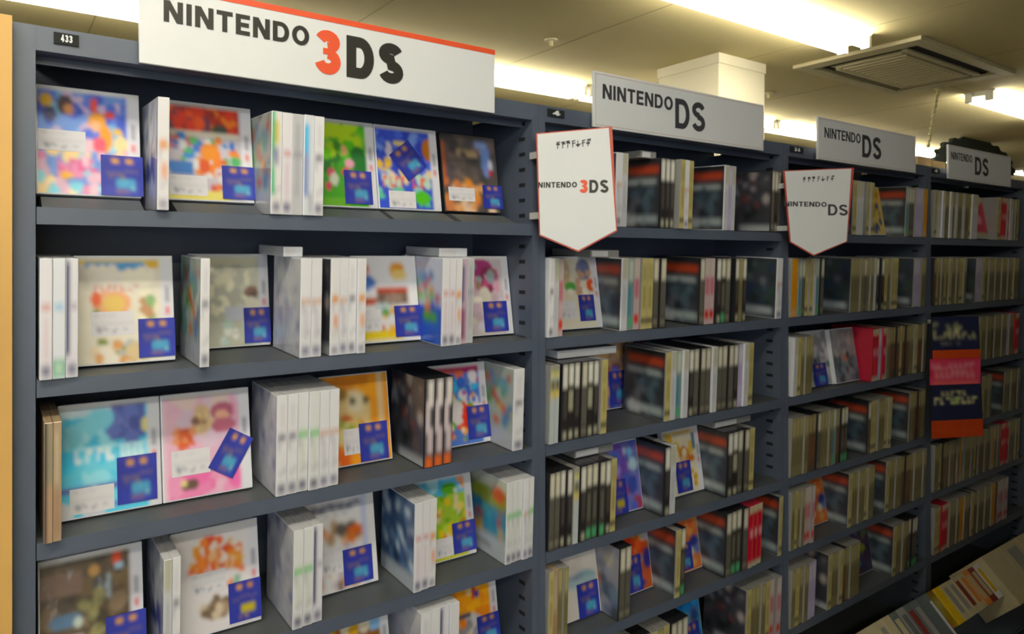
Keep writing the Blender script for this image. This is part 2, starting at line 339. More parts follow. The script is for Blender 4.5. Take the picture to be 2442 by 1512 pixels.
def pennant(L, R, Y0, Y1, tip, label, texts):
    """L, R = (px top, py top, px bottom, py bottom) of the hanging sides"""
    P0, P1 = onY(L[0], L[1], Y0), onY(R[0], R[1], Y1)
    nn = Vector((P1.y - P0.y, P0.x - P1.x, 0))                # every corner lies in the card's own upright plane
    def inpl(px, py):
        v = Vector(ray(px, py)); c0 = Vector((0, -DD, EYE)); return c0 + v * ((P0 - c0).dot(nn) / v.dot(nn))
    B0, B1, T = inpl(L[2], L[3]), inpl(R[2], R[3]), inpl(*tip)
    U = (P1 - P0); wd = U.length; Vv = Vector((0, 0, 1)); nrm = Vector((U.x, U.y, 0)).normalized().cross(Vv).normalized()
    t = thing('pennant_sign', label, 'sign', P0, group='shield-shaped pennant signs')
    c = (P0 + P1 + B0 + B1 + T) / 5
    ring = [P0, B0, T, B1, P1]
    bm = bmesh.new(); prism(bm, [p - t.location for p in ring], -nrm * .003); obj('red_border', mesh('red_border', bm, 'redborder'), t)
    inn = [p + (c - p) * .028 for p in ring]
    inn[0] = P0 + (P1 - P0) * .02 + Vector((0,0,-.002)); inn[4] = P1 - (P1 - P0) * .045 + Vector((0,0,-.002))
    bm = bmesh.new(); prism(bm, [p + nrm * .0012 - t.location for p in inn], -nrm * .0012); obj('pennant_face', mesh('pennant_face', bm, 'sign'), t)
    mid = (P0 + B0) / 2
    for zz in (.3, -.3):
        bm = bmesh.new(); q = mid + Vector((0, 0, zz * (P0.z - B0.z))) - t.location
        box(bm, (q.x + .006, q.y + .004, q.z - .006), (q.x + .016, -t.location.y - .0005, q.z + .006))
        obj('post_clip', mesh('post_clip', bm, 'clip'), t)
    Un = U.normalized(); Lf = P0.z - (B0.z + B1.z) / 2
    for s, a, b, v, h, th, m in texts:
        Uh = Vector((Un.x, Un.y, 0)).normalized()
        lettering('lettering', s, P0 + Uh * (a * wd) - Vv * (v * Lf), Uh, Vv, h, (b - a) * wd, th, m, t, .0018)
    # small line of characters at the top
    bm = bmesh.new(); rn = random.Random(3)
    for k in range(7):
        s0 = .26 + k * .066
        for q in range(3):
            x_ = s0 + rn.random() * .02; z_ = -.165 * Lf + rn.random() * .009
            pl = [(x_*wd, z_), (x_*wd + .0065, z_ + .0015*rn.choice((-1,1))), (x_*wd + .0065, z_ + .003), (x_*wd, z_ + .002)] if q else [(s0*wd+.003, -.175*Lf), (s0*wd+.0045, -.175*Lf), (s0*wd+.0045, -.175*Lf+.012), (s0*wd+.003, -.175*Lf+.012)]
            prism(bm, [Un * a + Vv * b + nrm * .0021 for a, b in pl], -nrm * .0006)
    obj('small_characters', mesh('small_characters', bm, 'inkg'), t)
pennant((1278, 318, 1286, 562), (1460, 302, 1472, 551), -.03, -.12, (1379, 601), 'shield-shaped pennant sign reading NINTENDO 3DS on the first dividing post',
    [('NINTENDO', .03, .54, .545, .010, .22, 'ink'), ('3', .57, .68, .60, .0235, .27, 'red'), ('DS', .70, .95, .60, .023, .22, 'ink')])
pennant((1868, 407, 1884, 578), (2037, 400, 2020, 577), -.03, -.11, (1940, 610), 'shield-shaped pennant sign reading NINTENDO DS on the second dividing post',
    [('NINTENDO', .01, .60, .50, .012, .2, 'inkg'), ('DS', .62, .90, .62, .027, .18, 'inkg')])
#CASES#
# ================================================================ ARTWORK
W3, G3 = lin('#dcdde6'), lin('#9a9aa6')
def vivid(c, k=1.28):
    l_ = .3*c[0] + .59*c[1] + .11*c[2]; return tuple(max(0, min(1, l_ + (x - l_) * k)) for x in lin0(c))
def lin0(c): return c
_flat = lin
def paint(base, ops, seed=1):
    lin = lambda h: vivid(_flat(h))
    """colour function over u, v in 0..1 (u right, v down) from a short list of drawn shapes"""
    rn = random.Random(seed); L_ = []
    for o in ops:
        k = o[0]
        if k == 'R': L_.append(('R', o[1], o[2], o[3], o[4], lin(o[5])))
        elif k == 'E': L_.append(('E', o[1], o[2], o[3], o[4], lin(o[5])))
        elif k == 'N':                                   # scattered blobs: ('N', u0, v0, u1, v1, 'c c c', count, size)
            cs = [lin(c) for c in o[5].split()]
            for _ in range(o[6]):
                s_ = o[7] * (.6 + rn.random() * .8)
                L_.append(('E', o[1] + rn.random()*(o[3]-o[1]), o[2] + rn.random()*(o[4]-o[2]), s_, s_*(.6+rn.random()*.7), rn.choice(cs)))
        elif k == 'T':                                   # a line of block characters: ('T', u0, v0, u1, v1, c, count)
            n = o[6]; c = lin(o[5]); w_ = (o[3]-o[1]) / n
            for i in range(n):
                a = o[1] + i*w_; L_.append(('R', a, o[2], a + w_*.25, o[4], c)); kk = rn.random()
                L_.append(('R', a, o[2] + (o[4]-o[2])*(0 if kk < .5 else .7), a + w_*.7, o[2] + (o[4]-o[2])*(.3 if kk < .5 else 1), c))
    b = lin(base)
    def f(u, v):
        c = b
        for o in L_:
            if o[0] == 'R':
                if o[1] <= u <= o[3] and o[2] <= v <= o[4]: c = o[5]
            elif ((u - o[1]) / o[3])**2 + ((v - o[2]) / o[4])**2 <= 1: c = o[5]
        return c
    return f
B3 = [('R', .88, 0, 1, 1, '#d5d7e2'), ('R', .925, .3, .96, .45, '#9294a4'), ('R', .92, .5, .965, .56, '#c87a84'), ('R', 0, 0, 1, .025, '#d8d8da')]
ART = {  # name: (base, shapes, phrase for labels)
 'idol': ('#6f8fd0', [('N',0,0,.9,.5,'#4a63c4 #3f57bb #7fb6dc #5876d0 #c8b6d8',46,.07),('N',0,.5,.9,1,'#d9b8cf #8fcfe4 #e2c3d4 #9fd6e6 #e8d2a8 #d58fb4',60,.06),('E',.08,.13,.06,.07,'#d8b23a'),('E',.26,.16,.08,.1,'#3b2536'),('E',.3,.2,.05,.06,'#c8936e'),('E',.12,.26,.06,.08,'#2d2f5c'),('E',.55,.14,.035,.08,'#d8553c'),('E',.7,.22,.06,.03,'#d8553c'),('E',.58,.3,.09,.1,'#e0a23c'),('E',.56,.34,.05,.05,'#e6b69a'),('E',.66,.46,.07,.13,'#e39a45'),('E',.78,.38,.05,.03,'#d9b32c'),('E',.6,.52,.07,.07,'#d7647a'),('T',.18,.68,.6,.78,'#c86a9c',4),('E',.27,.83,.06,.035,'#dba935')], 'pastel blue and pink singer cover'),
 'panels': ('#b9b6c4', [('R',.0,.03,.86,.3,'#a63a2c'),('N',0,.04,.86,.3,'#c0462f #8a2f2a #d07a3c #5e3550 #b03a35',34,.06),('N',.1,.1,.4,.28,'#d8633c #c8483a',8,.06),('E',.62,.26,.1,.05,'#33423a'),('R',0,.3,.86,.35,'#d2cfc8'),('N',0,.36,.86,.72,'#3f7fc4 #d0803a #cfd3d8 #58a06a #c05a3a #3a6ab8 #dcdde0',50,.055),('R',.04,.62,.3,.74,'#3f70b8'),('E',.48,.5,.1,.1,'#cf8a34'),('N',.5,.72,.8,.95,'#c8763a #d2cfd6 #b04a4c',10,.05),('R',.0,.92,.7,1,'#d8d08a')], 'red and orange panelled cover'),
 'green': ('#4f9440', [('N',0,0,.85,.6,'#5fae3e #3f7f38 #7cc04a #a8c83c #2f6a38 #86b858',44,.09),('E',.35,.12,.28,.1,'#a9c634'),('E',.1,.5,.12,.25,'#b9c4b8'),('E',.55,.35,.05,.07,'#d0a888'),('E',.62,.5,.07,.06,'#d8a0b8'),('N',0,.6,.7,.9,'#c8d0c8 #4f8f48 #c0506a #6ea8d0',18,.06),('R',0,.92,.6,1,'#6aa04a')], 'bright green forest cover'),
 'bluestar': ('#3a4fb8', [('N',0,.04,.86,.6,'#2f3fa8 #4a62c8 #3346b0 #7a94d8',40,.08),('E',.2,.3,.05,.12,'#c8c4d8'),('E',.38,.2,.1,.04,'#cfc08c'),('E',.85,.25,.1,.14,'#b8772c'),('N',0,.45,.2,.6,'#8f86c0 #d0b060',6,.05),('N',.05,.55,.85,.7,'#d8c8a8 #b8d0c8 #e0c8c0',16,.06),('T',.08,.62,.46,.74,'#d06a50',4),('T',.55,.62,.82,.74,'#d0604c',2),('N',.0,.76,.85,1,'#3c50b4 #6fb8a0 #8fc0c8',18,.06),('E',.7,.86,.13,.09,'#5fae4a')], 'dark blue starry cover'),
 'night': ('#4a4646', [('N',0,0,.9,.6,'#3c3a3c #5c5454 #4a4650 #6a5c5c',30,.08),('T',.3,.2,.75,.27,'#b8a488',6),('E',.8,.3,.08,.24,'#6f88c4'),('E',.72,.12,.12,.05,'#8498c8'),('R',.0,.1,.06,.7,'#a05a40'),('N',.05,.6,.9,.98,'#c88a50 #d0a078 #b87a5c #d8c0b0',26,.06),('R',.84,.3,.9,.44,'#d8dce8'),('E',.87,.48,.04,.04,'#a03030')], 'dark brown night-sky cover'),
 'garden': ('#dcd9d0', [('R',0,0,.8,.06,'#d8c06a'),('R',.1,.06,.7,.12,'#4f8fc8'),('R',.72,.03,.85,.1,'#c8a83c'),('N',0,.12,.9,.25,'#ece8dc #dcd8d4 #e8e4e0',20,.07),('T',.18,.28,.66,.33,'#cc8c92',7),('E',.36,.44,.2,.12,'#d8a888'),('E',.38,.45,.12,.08,'#d8be80'),('E',.2,.4,.05,.08,'#c8644a'),('E',.2,.55,.03,.07,'#6f8a5c'),('N',.6,.35,.82,.6,'#c8ccb0 #86a47c #b08c70 #e6e2d0',16,.05),('E',.5,.56,.03,.03,'#c84c5c'),('N',.15,.8,.7,.98,'#6f7a3c #d8ccb8 #c09468 #a8b0b8 #e2ddd6',26,.045),('E',.62,.9,.13,.09,'#c8b898')], 'white garden story cover'),
 'silver': ('#b8bab0', [('N',0,.05,.88,.6,'#e8e6d2 #d0d0c2 #c0c2b6 #dedcca #b6b8ae #f0eedc',60,.06),('R',0,.02,.86,.1,'#d8d6c0'),('E',.78,.42,.09,.07,'#7c5c52'),('E',.8,.45,.05,.04,'#4c3a38'),('N',.5,.5,.85,.65,'#d8d6c8 #c0c2bc',8,.06),('R',.42,.58,.7,.72,'#c4c8d4'),('N',.4,.75,.85,1,'#e4e8e6 #b8ccc8 #d0dcdc',14,.06)], 'silver foil-like bagged cover'),
 'pink': ('#d9b4cb', [('N',0,0,.88,.4,'#dcb8cc #d8a8c4 #d4c0d4 #dcc8c8',24,.1),('E',.24,.42,.1,.09,'#c06048'),('N',.14,.34,.4,.5,'#c8684a #d89a7a #b85040',10,.05),('E',.44,.26,.1,.15,'#cbb394'),('N',.36,.2,.55,.4,'#b89878 #7a5c50 #d8c4a0',10,.03),('E',.68,.2,.14,.09,'#a8627a'),('E',.68,.25,.09,.06,'#dcb0a0'),('E',.7,.34,.14,.08,'#b87088'),('N',.1,.78,.88,1,'#d878ac #d88ab4 #dc9cc0',18,.09),('E',.28,.88,.1,.06,'#5c4a40'),('E',.22,.86,.04,.04,'#d8cc9c'),('R',.0,.04,.04,1,'#e0c8d8')], 'pale pink dolls cover'),
 'sky': ('#6fc4e4', [('N',0,.0,.85,.8,'#58bce4 #7fcce8 #9cd8ec #4fb0dc',40,.09),('R',.5,.02,.86,.35,'#4a5aa4'),('N',.5,.02,.86,.35,'#3f4c98 #5c6cb4 #6a7abc',16,.06),('R',0,0,.5,.1,'#c8dcec'),('E',.42,.2,.07,.035,'#b8c070'),('N',.1,.12,.45,.28,'#8cd0e8 #a8dcec',8,.07),('T',.14,.42,.56,.53,'#e4eef6',4),('T',.6,.4,.86,.52,'#e0ecf4',4),('R',.14,.4,.86,.41,'#b8e0f0'),('R',0,.74,.85,.78,'#5c6cb0'),('R',0,.92,.88,.95,'#6478c0'),('N',0,.78,.5,1,'#c8ccdc #d4d6e0',10,.08),('E',.86,.24,.05,.08,'#d8d4a0')], 'sky blue cover with big white lettering'),
 'cat': ('#d89a3c', [('N',0,0,.85,.3,'#dc9828 #e0a438 #c88420',20,.1),('E',.4,.4,.33,.25,'#d8c49a'),('E',.5,.32,.12,.12,'#ded6c0'),('E',.46,.3,.045,.05,'#4c4034'),('E',.66,.3,.045,.05,'#4c4034'),('E',.3,.2,.1,.07,'#8a6c40'),('E',.34,.52,.1,.08,'#c05a34'),('N',.2,.55,.7,.75,'#c8b070 #b8502c #d8cca0 #8c9c58',16,.06),('N',0,.8,.6,1,'#d89a58 #dcb890 #c86a3c',12,.07),('R',.84,0,.9,1,'#d8ccb0')], 'orange cat-like animal cover'),
 'world': ('#5878c4', [('R',0,0,.88,.1,'#a8386c'),('R',.05,.07,.6,.17,'#d0745c'),('N',0,.15,.88,.5,'#3c68c8 #58b0dc #b04a9c #e0dce4 #4454b0',34,.06),('N',0,.4,.88,.95,'#d8602c #e0a030 #58a848 #d8d4e0 #c0342c #e8dcc0',50,.055),('E',.45,.6,.12,.15,'#dcd8dc'),('E',.62,.66,.1,.16,'#cc4a2c')], 'busy red and blue adventure cover'),
 'tree': ('#dcdae0', [('E',.42,.13,.12,.06,'#cc5a3c'),('N',.2,.12,.8,.4,'#d8703c #dc8a50 #d4a058 #c85a3c #dcb490 #e0dcd8',46,.045),('R',.28,.2,.31,.45,'#d88a40'),('R',.38,.18,.41,.48,'#cc6038'),('R',.5,.2,.53,.4,'#d8a078'),('R',.64,.2,.67,.42,'#d47a48'),('N',.5,.45,.8,.6,'#8cb0a0 #d89078 #a07058',8,.04),('E',.5,.8,.2,.09,'#8a7868'),('N',.3,.7,.75,.9,'#a09080 #c8bcac #706050',18,.05)], 'white cover with orange tree shapes'),
 'brown': ('#55493c', [('N',0,.05,.88,.8,'#4c4034 #6c5c48 #5a5048 #3c342c #7c6c5c',44,.08),('R',0,.14,.4,.32,'#7c6860'),('E',.52,.16,.05,.06,'#b89468'),('E',.66,.32,.03,.12,'#98a4b0'),('E',.56,.32,.06,.12,'#48484c'),('E',.24,.55,.16,.07,'#5c7898'),('E',.36,.58,.04,.05,'#c0ccc8'),('R',.7,.04,.8,.14,'#cc5440'),('R',.72,.14,.82,.19,'#a8c4dc'),('N',.4,.35,.6,.75,'#8c8868 #6c6c50',14,.05),('R',.0,.7,.4,.74,'#c8bcc4')], 'dark brown warrior cover'),
 'flower': ('#dddde2', [('R',.06,.06,.8,.11,'#48506c'),('T',.08,.05,.8,.12,'#5c6484',16),('T',.3,.16,.7,.2,'#78809c',9),('N',.2,.3,.8,.5,'#c87a44 #a89078 #4c4c54 #d8a888 #807060',26,.05),('E',.72,.38,.13,.06,'#c87038'),('E',.5,.35,.09,.07,'#5c5450'),('N',.1,.5,.8,.98,'#dcd0c8 #c8a890 #d8dce8 #b8b0bc',30,.06),('E',.55,.92,.06,.06,'#c88a60'),('E',.46,.96,.04,.07,'#6a5c50'),('R',.82,0,.87,1,'#b8c0e0')], 'white cover with brown figures'),
 'island': ('#a4c060', [('R',0,0,.9,.22,'#6cb4dc'),('N',0,.05,.9,.25,'#7cc0e0 #58a8d8 #a8d4e4',14,.08),('E',.6,.16,.14,.08,'#5c9c40'),('N',.3,.25,.9,.9,'#d8c050 #98c048 #e0d088 #78a83c #c87a44 #d8ccb0 #b8d070',60,.055),('R',0,.88,.9,.98,'#d0c870'),('N',.7,.02,.9,.2,'#d89a7a #dcdcd8',5,.04)], 'green and yellow village cover'),
 'orange': ('#dc9a1c', [('N',0,0,.86,.5,'#e0a01c #d8901c #e4ac30',30,.1),('E',.12,.3,.05,.09,'#c8744c'),('E',.58,.2,.04,.14,'#b8483c'),('E',.64,.28,.05,.05,'#4c4490'),('E',.5,.22,.05,.06,'#d8c8a0'),('R',.6,.45,.86,.9,'#d88c24'),('E',.5,.62,.2,.13,'#c8c8cc'),('E',.4,.5,.12,.04,'#4c4c5c'),('N',.3,.55,.75,.9,'#c8ccd0 #8c8c94 #d8862c',16,.06),('R',.3,.86,.8,1,'#dc8420')], 'bright orange cover'),
 'cartoon': ('#dddfe8', [('E',.12,.14,.13,.1,'#b8483c'),('E',.14,.2,.08,.08,'#cf9878'),('E',.2,.3,.14,.09,'#4f72bc'),('E',.7,.16,.13,.09,'#c8903c'),('E',.72,.22,.12,.07,'#d8c48c'),('R',.36,.38,.86,.43,'#b04a2c'),('R',.36,.43,.85,.58,'#6c5850'),('E',.62,.5,.14,.06,'#8c7c74'),('R',0,.5,.36,.56,'#a8502c'),('N',.36,.56,.7,.65,'#6ca83c #b8c8d0 #c8502c',8,.05),('R',0,.86,.7,.99,'#d8c438'),('N',.35,.62,.7,.9,'#c85a2c #d8a83c #4f8c48',8,.05)], 'white and yellow cover with small coloured figures'),
 'blocks': ('#c4cce4', [('R',.0,.0,.06,1,'#2f48a0'),('T',.1,.07,.6,.11,'#cc9098',8),('N',.1,.2,.9,.5,'#5c9c50 #b88c48 #4c78bc #a0486c #98b898 #6c9cc8',26,.06),('R',0,.55,1,1,'#3458bc'),('N',0,.5,.9,.66,'#4068c0 #c8803c #3c9ccc #2f50b4 #e0a838',14,.06),('R',.5,.62,.85,.76,'#5c9c48'),('N',0,.8,1,1,'#3454b4 #4a68c4',8,.09)], 'blue block-world cover'),
 'lilac': ('#c4bcc4', [('E',.45,.16,.26,.14,'#9c4878'),('E',.6,.3,.14,.18,'#7c3450'),('N',.2,.1,.8,.45,'#a8587c #c8a0b4 #90a0a8 #8c7868',20,.06),('N',.1,.45,.85,.95,'#c8b4c4 #d0ccc4 #b8a8b4 #ccc8d8',24,.08),('E',.3,.55,.16,.05,'#f0ece4')], 'pale lilac bagged cover'),
 'multi': ('#8a5a30', [('N',0,0,.88,1,'#9c5c2c #c08838 #6c8cbc #d8d0c0 #7c2c28 #c8a050',50,.07),('R',.72,0,.88,.3,'#8cb4dc')], 'brown and orange picture cover'),
 # --- covers on the sides of rows and in the right-hand bays
 'sidewhite': ('#c8cad6', [('N',0,0,1,1,'#c0c4d4 #d4d6de #a8acc4 #b8b4cc #d8dae2 #8c90b0',50,.07)], ''),
 'sideblue': ('#4c648c', [('N',0,0,1,1,'#30486c #6c88ac #c8d8e8 #28385c #8ca4c4 #e0e8f0 #3c5480',60,.07),('R',0,.82,1,1,'#b8c0cc')], ''),
 'sidenavy': ('#b4b8cc', [('R',.1,.1,.8,.45,'#c8ccd8'),('R',.1,.5,.85,.75,'#3c4680'),('N',0,0,1,1,'#b8bccc #8890b0 #d4d8e0',24,.06)], ''),
 'sidecolor': ('#a8b4b0', [('N',0,.1,1,.7,'#c07048 #6c98a8 #588c58 #c8b878 #a84838 #b8c4c0 #5c80a8',40,.07),('R',0,.78,1,1,'#b8bcc8')], ''),
 'sidegarden': ('#8c98a0', [('R',0,0,1,.15,'#c8ccc8'),('R',.1,.15,1,.4,'#8c9850'),('E',.8,.2,.2,.1,'#c05a38'),('R',.1,.38,1,.72,'#4c8cac'),('N',.1,.4,1,.75,'#3c7ca8 #6cb0c4 #b05a4c #c8a060',18,.07),('R',0,.75,1,1,'#b8c0cc'),('R',.2,.86,.6,.9,'#50545c')], ''),
 'sidedark': ('#3c3c44', [('N',0,0,1,.6,'#504c54 #2c2c34 #8c8c98 #b0a8a8 #6c4040 #485058',40,.06),('N',0,.6,1,.85,'#202428 #484c54 #343840',14,.08),('R',.3,.9,1,1,'#a8acb4')], ''),
 'dsback': ('#33363c', [('R',0,.0,1,.1,'#20262a'),('R',.08,.1,.95,.21,'#a04c3c'),('R',.1,.3,.9,.37,'#9ca4a8'),('N',.1,.42,.95,.8,'#3c4854 #4c5c68 #2c3038 #5c6068 #403c48',20,.08),('R',.1,.83,.95,.95,'#98a4a8'),('N',.1,.8,.9,.96,'#b8bcc0 #7c848c',6,.07)], ''),
 'dsgrey': ('#8c8c94', [('N',0,0,1,.5,'#8c90a0 #a8a49c #787c8c #9c98a4',24,.09),('E',.5,.55,.12,.06,'#b87c70'),('E',.62,.5,.08,.06,'#2c2c3c'),('N',0,.55,1,1,'#54606c #6c7c8c #484c54 #5c6884',24,.09)], ''),
 'dshero': ('#b89c88', [('N',0,0,.9,.45,'#c8845c #6c3c40 #d8b488 #8c5c4c',16,.1),('N',.1,.4,.9,1,'#dce0ec #2c3484 #3c4a9c #d8a48c #4c5cac #e0dcdc',26,.08)], 'cover with orange-haired figure'),
 'dsgold': ('#9c8454', [('N',0,0,.95,.75,'#a88c4c #c8a45c #6c5438 #8c7c64 #c46a3c #484030',34,.08),('R',.55,.1,.95,.22,'#b45838'),('N',0,.6,.9,1,'#2c3478 #a8a470 #585c54',12,.09)], 'gold and brown cover'),
 'dswhite': ('#d8d4c8', [('E',.24,.2,.13,.2,'#c8b498'),('E',.18,.14,.06,.1,'#7c7478'),('E',.68,.18,.16,.16,'#6c7498'),('E',.35,.42,.13,.07,'#5c9c58'),('E',.82,.4,.09,.1,'#c45c3c'),('N',.1,.1,.9,.55,'#e8e4dc #d8cfc0 #b89c8c',12,.06)], 'white cover with pale-haired figures'),
 'dspurple': ('#3a3048', [('N',0,0,.9,.5,'#4c2c5c #2c2c4c #7c3c6c #605878 #28283c #5c6c48',30,.09),('E',.6,.55,.17,.11,'#8c9438'),('E',.3,.6,.1,.08,'#903028'),('E',.45,.86,.12,.09,'#3c8cac'),('N',0,.6,.9,1,'#342850 #28283c #402c48',14,.08)], 'dark purple monster cover'),
 'dsdark': ('#3c4148', [('N',0,0,1,1,'#30363c #50585c #2c3c5c #485064 #3c4c48 #6c7078',40,.08),('R',.2,.84,.9,.94,'#a8b0b8')], 'dark grey picture cover'),
 'dsviolet': ('#6c6cac', [('N',0,0,.9,.5,'#7cb4d8 #b8d4e0 #6c50a8 #9c8cc8 #4c64b4',26,.1),('N',0,.5,.9,1,'#344490 #6c4c8c #8c3c54 #4c5cb0',20,.09)], 'blue and violet cover'),
 'dsyellow': ('#d8d4c4', [('R',0,0,.8,.06,'#c8a850'),('E',.5,.42,.2,.14,'#c89458'),('E',.5,.5,.1,.08,'#d8b49c'),('N',.1,.1,.9,.5,'#d8b868 #dcd8cc #c87a4c #e0d8c0',18,.07),('R',.8,.1,.95,.35,'#54788c'),('N',.5,.6,.95,.95,'#c8a43c #a84838 #e0dcd0',8,.06)], 'white and gold cover with blond figure'),
 'dspale': ('#b4b4bc', [('N',0,0,1,.5,'#c4c0c8 #8c8c98 #a8a8b4 #707888 #d0ccd4',26,.08),('N',0,.5,1,1,'#485064 #6c7480 #343c5c #8c949c #4c6c5c',20,.08)], 'pale silver bagged cover'),
 'dswhite2': ('#cfcbc8', [('R',0,0,.05,.2,'#cc7a4c'),('E',.65,.5,.32,.1,'#8cacb8'),('T',.35,.42,.8,.48,'#7c6c88',5),('R',.1,.5,.95,.6,'#a8bcc4'),('N',0,.1,.9,.4,'#d4d0d0 #c8c4c4',8,.1)], 'plain white and pale blue cover'),
 'dsfire': ('#a85a34', [('R',0,0,.2,.2,'#8c9ca4'),('E',.4,.14,.3,.18,'#c8501c'),('E',.65,.1,.16,.12,'#c89c2c'),('E',.75,.16,.06,.08,'#a82c24'),('N',.2,.2,.95,.6,'#c8642c #b8ac78 #cc4c34 #8c6c58 #a83c30',30,.07),('R',.86,0,1,.3,'#a0a4b0'),('N',.4,.5,1,1,'#2c2c7c #404c84 #b05c44',14,.08)], 'fiery orange and red cover'),
 'dsorange': ('#c07450', [('N',0,0,1,.45,'#cc6c4c #c4845c #d89c6c #a8504c #98b0b0',26,.08),('N',0,.45,1,1,'#2c3480 #c89c68 #5c7cb0 #c8c4b8',18,.09)], 'orange and navy cover'),
 'dsblue': ('#2c6ca8', [('N',0,0,1,.7,'#2c78b8 #3c88c4 #24588c #4c94c8',24,.1),('E',.3,.25,.06,.1,'#c8702c'),('E',.3,.12,.05,.05,'#1c1c24'),('N',.4,.4,1,1,'#244880 #2c2c60 #50809c #803c3c',18,.09),('R',0,.1,.1,.25,'#8cc0dc')], 'strong blue cover'),
 'dsred': ('#a83044', [('R',0,0,1,.16,'#b8b49c'),('E',.5,.55,.25,.12,'#c89098'),('R',0,.86,1,1,'#a8a894'),('R',.85,.1,1,.9,'#c04858')], 'red cover'),
 'dscream': ('#c8b478', [('N',0,0,.9,.4,'#c8a44c #d0be88 #b8843c #d8d0b0',14,.1),('N',0,.4,.9,1,'#2c3468 #c8c0a0 #485070 #9c8c5c',18,.09)], 'cream and navy cover'),
 'dsamber': ('#b88420', [('N',0,0,1,1,'#b88018 #c89428 #a87418 #988050 #8c6c2c #a0a08c',30,.09)], 'amber yellow cover'),
 'dsbrown': ('#6c5848', [('N',0,0,1,1,'#7c6048 #584840 #8c3c2c #48443c #94826c #403c48',40,.09)], 'brown picture cover'),
}
TAG = paint('#26308c', [('N',0,0,1,1,'#2a3494 #222c84 #2c3a9c',8,.15),('E',.32,.14,.08,.08,'#c8983c'),('E',.68,.14,.08,.08,'#c8983c'),('T',.12,.36,.9,.46,'#7c6a58',7),('T',.2,.5,.6,.56,'#6c5c60',4),('R',.36,.6,.78,.8,'#5c98b8'),('N',.34,.58,.8,.82,'#4c88b0 #78a8b8',6,.06),('T',.18,.86,.9,.94,'#b08a3c',7)], 5)
TAGY = paint('#26308c', [('E',.32,.14,.08,.08,'#c8983c'),('E',.68,.14,.08,.08,'#b8883c'),('T',.12,.36,.9,.46,'#7c6a58',7),('R',.36,.58,.8,.82,'#a89c38'),('T',.18,.87,.6,.94,'#b08a3c',4)], 6)
PLB = paint('#d6d6de', [('N',.06,.1,.6,.2,'#c0c0cc',10,.03),('N',.06,.66,.62,.86,'#888ca0 #a0a4b4 #74788c',16,.035),('N',.68,.7,.95,.84,'#a8acb8',6,.03),('R',.04,.5,.96,.56,'#c6c6d0')], 8)
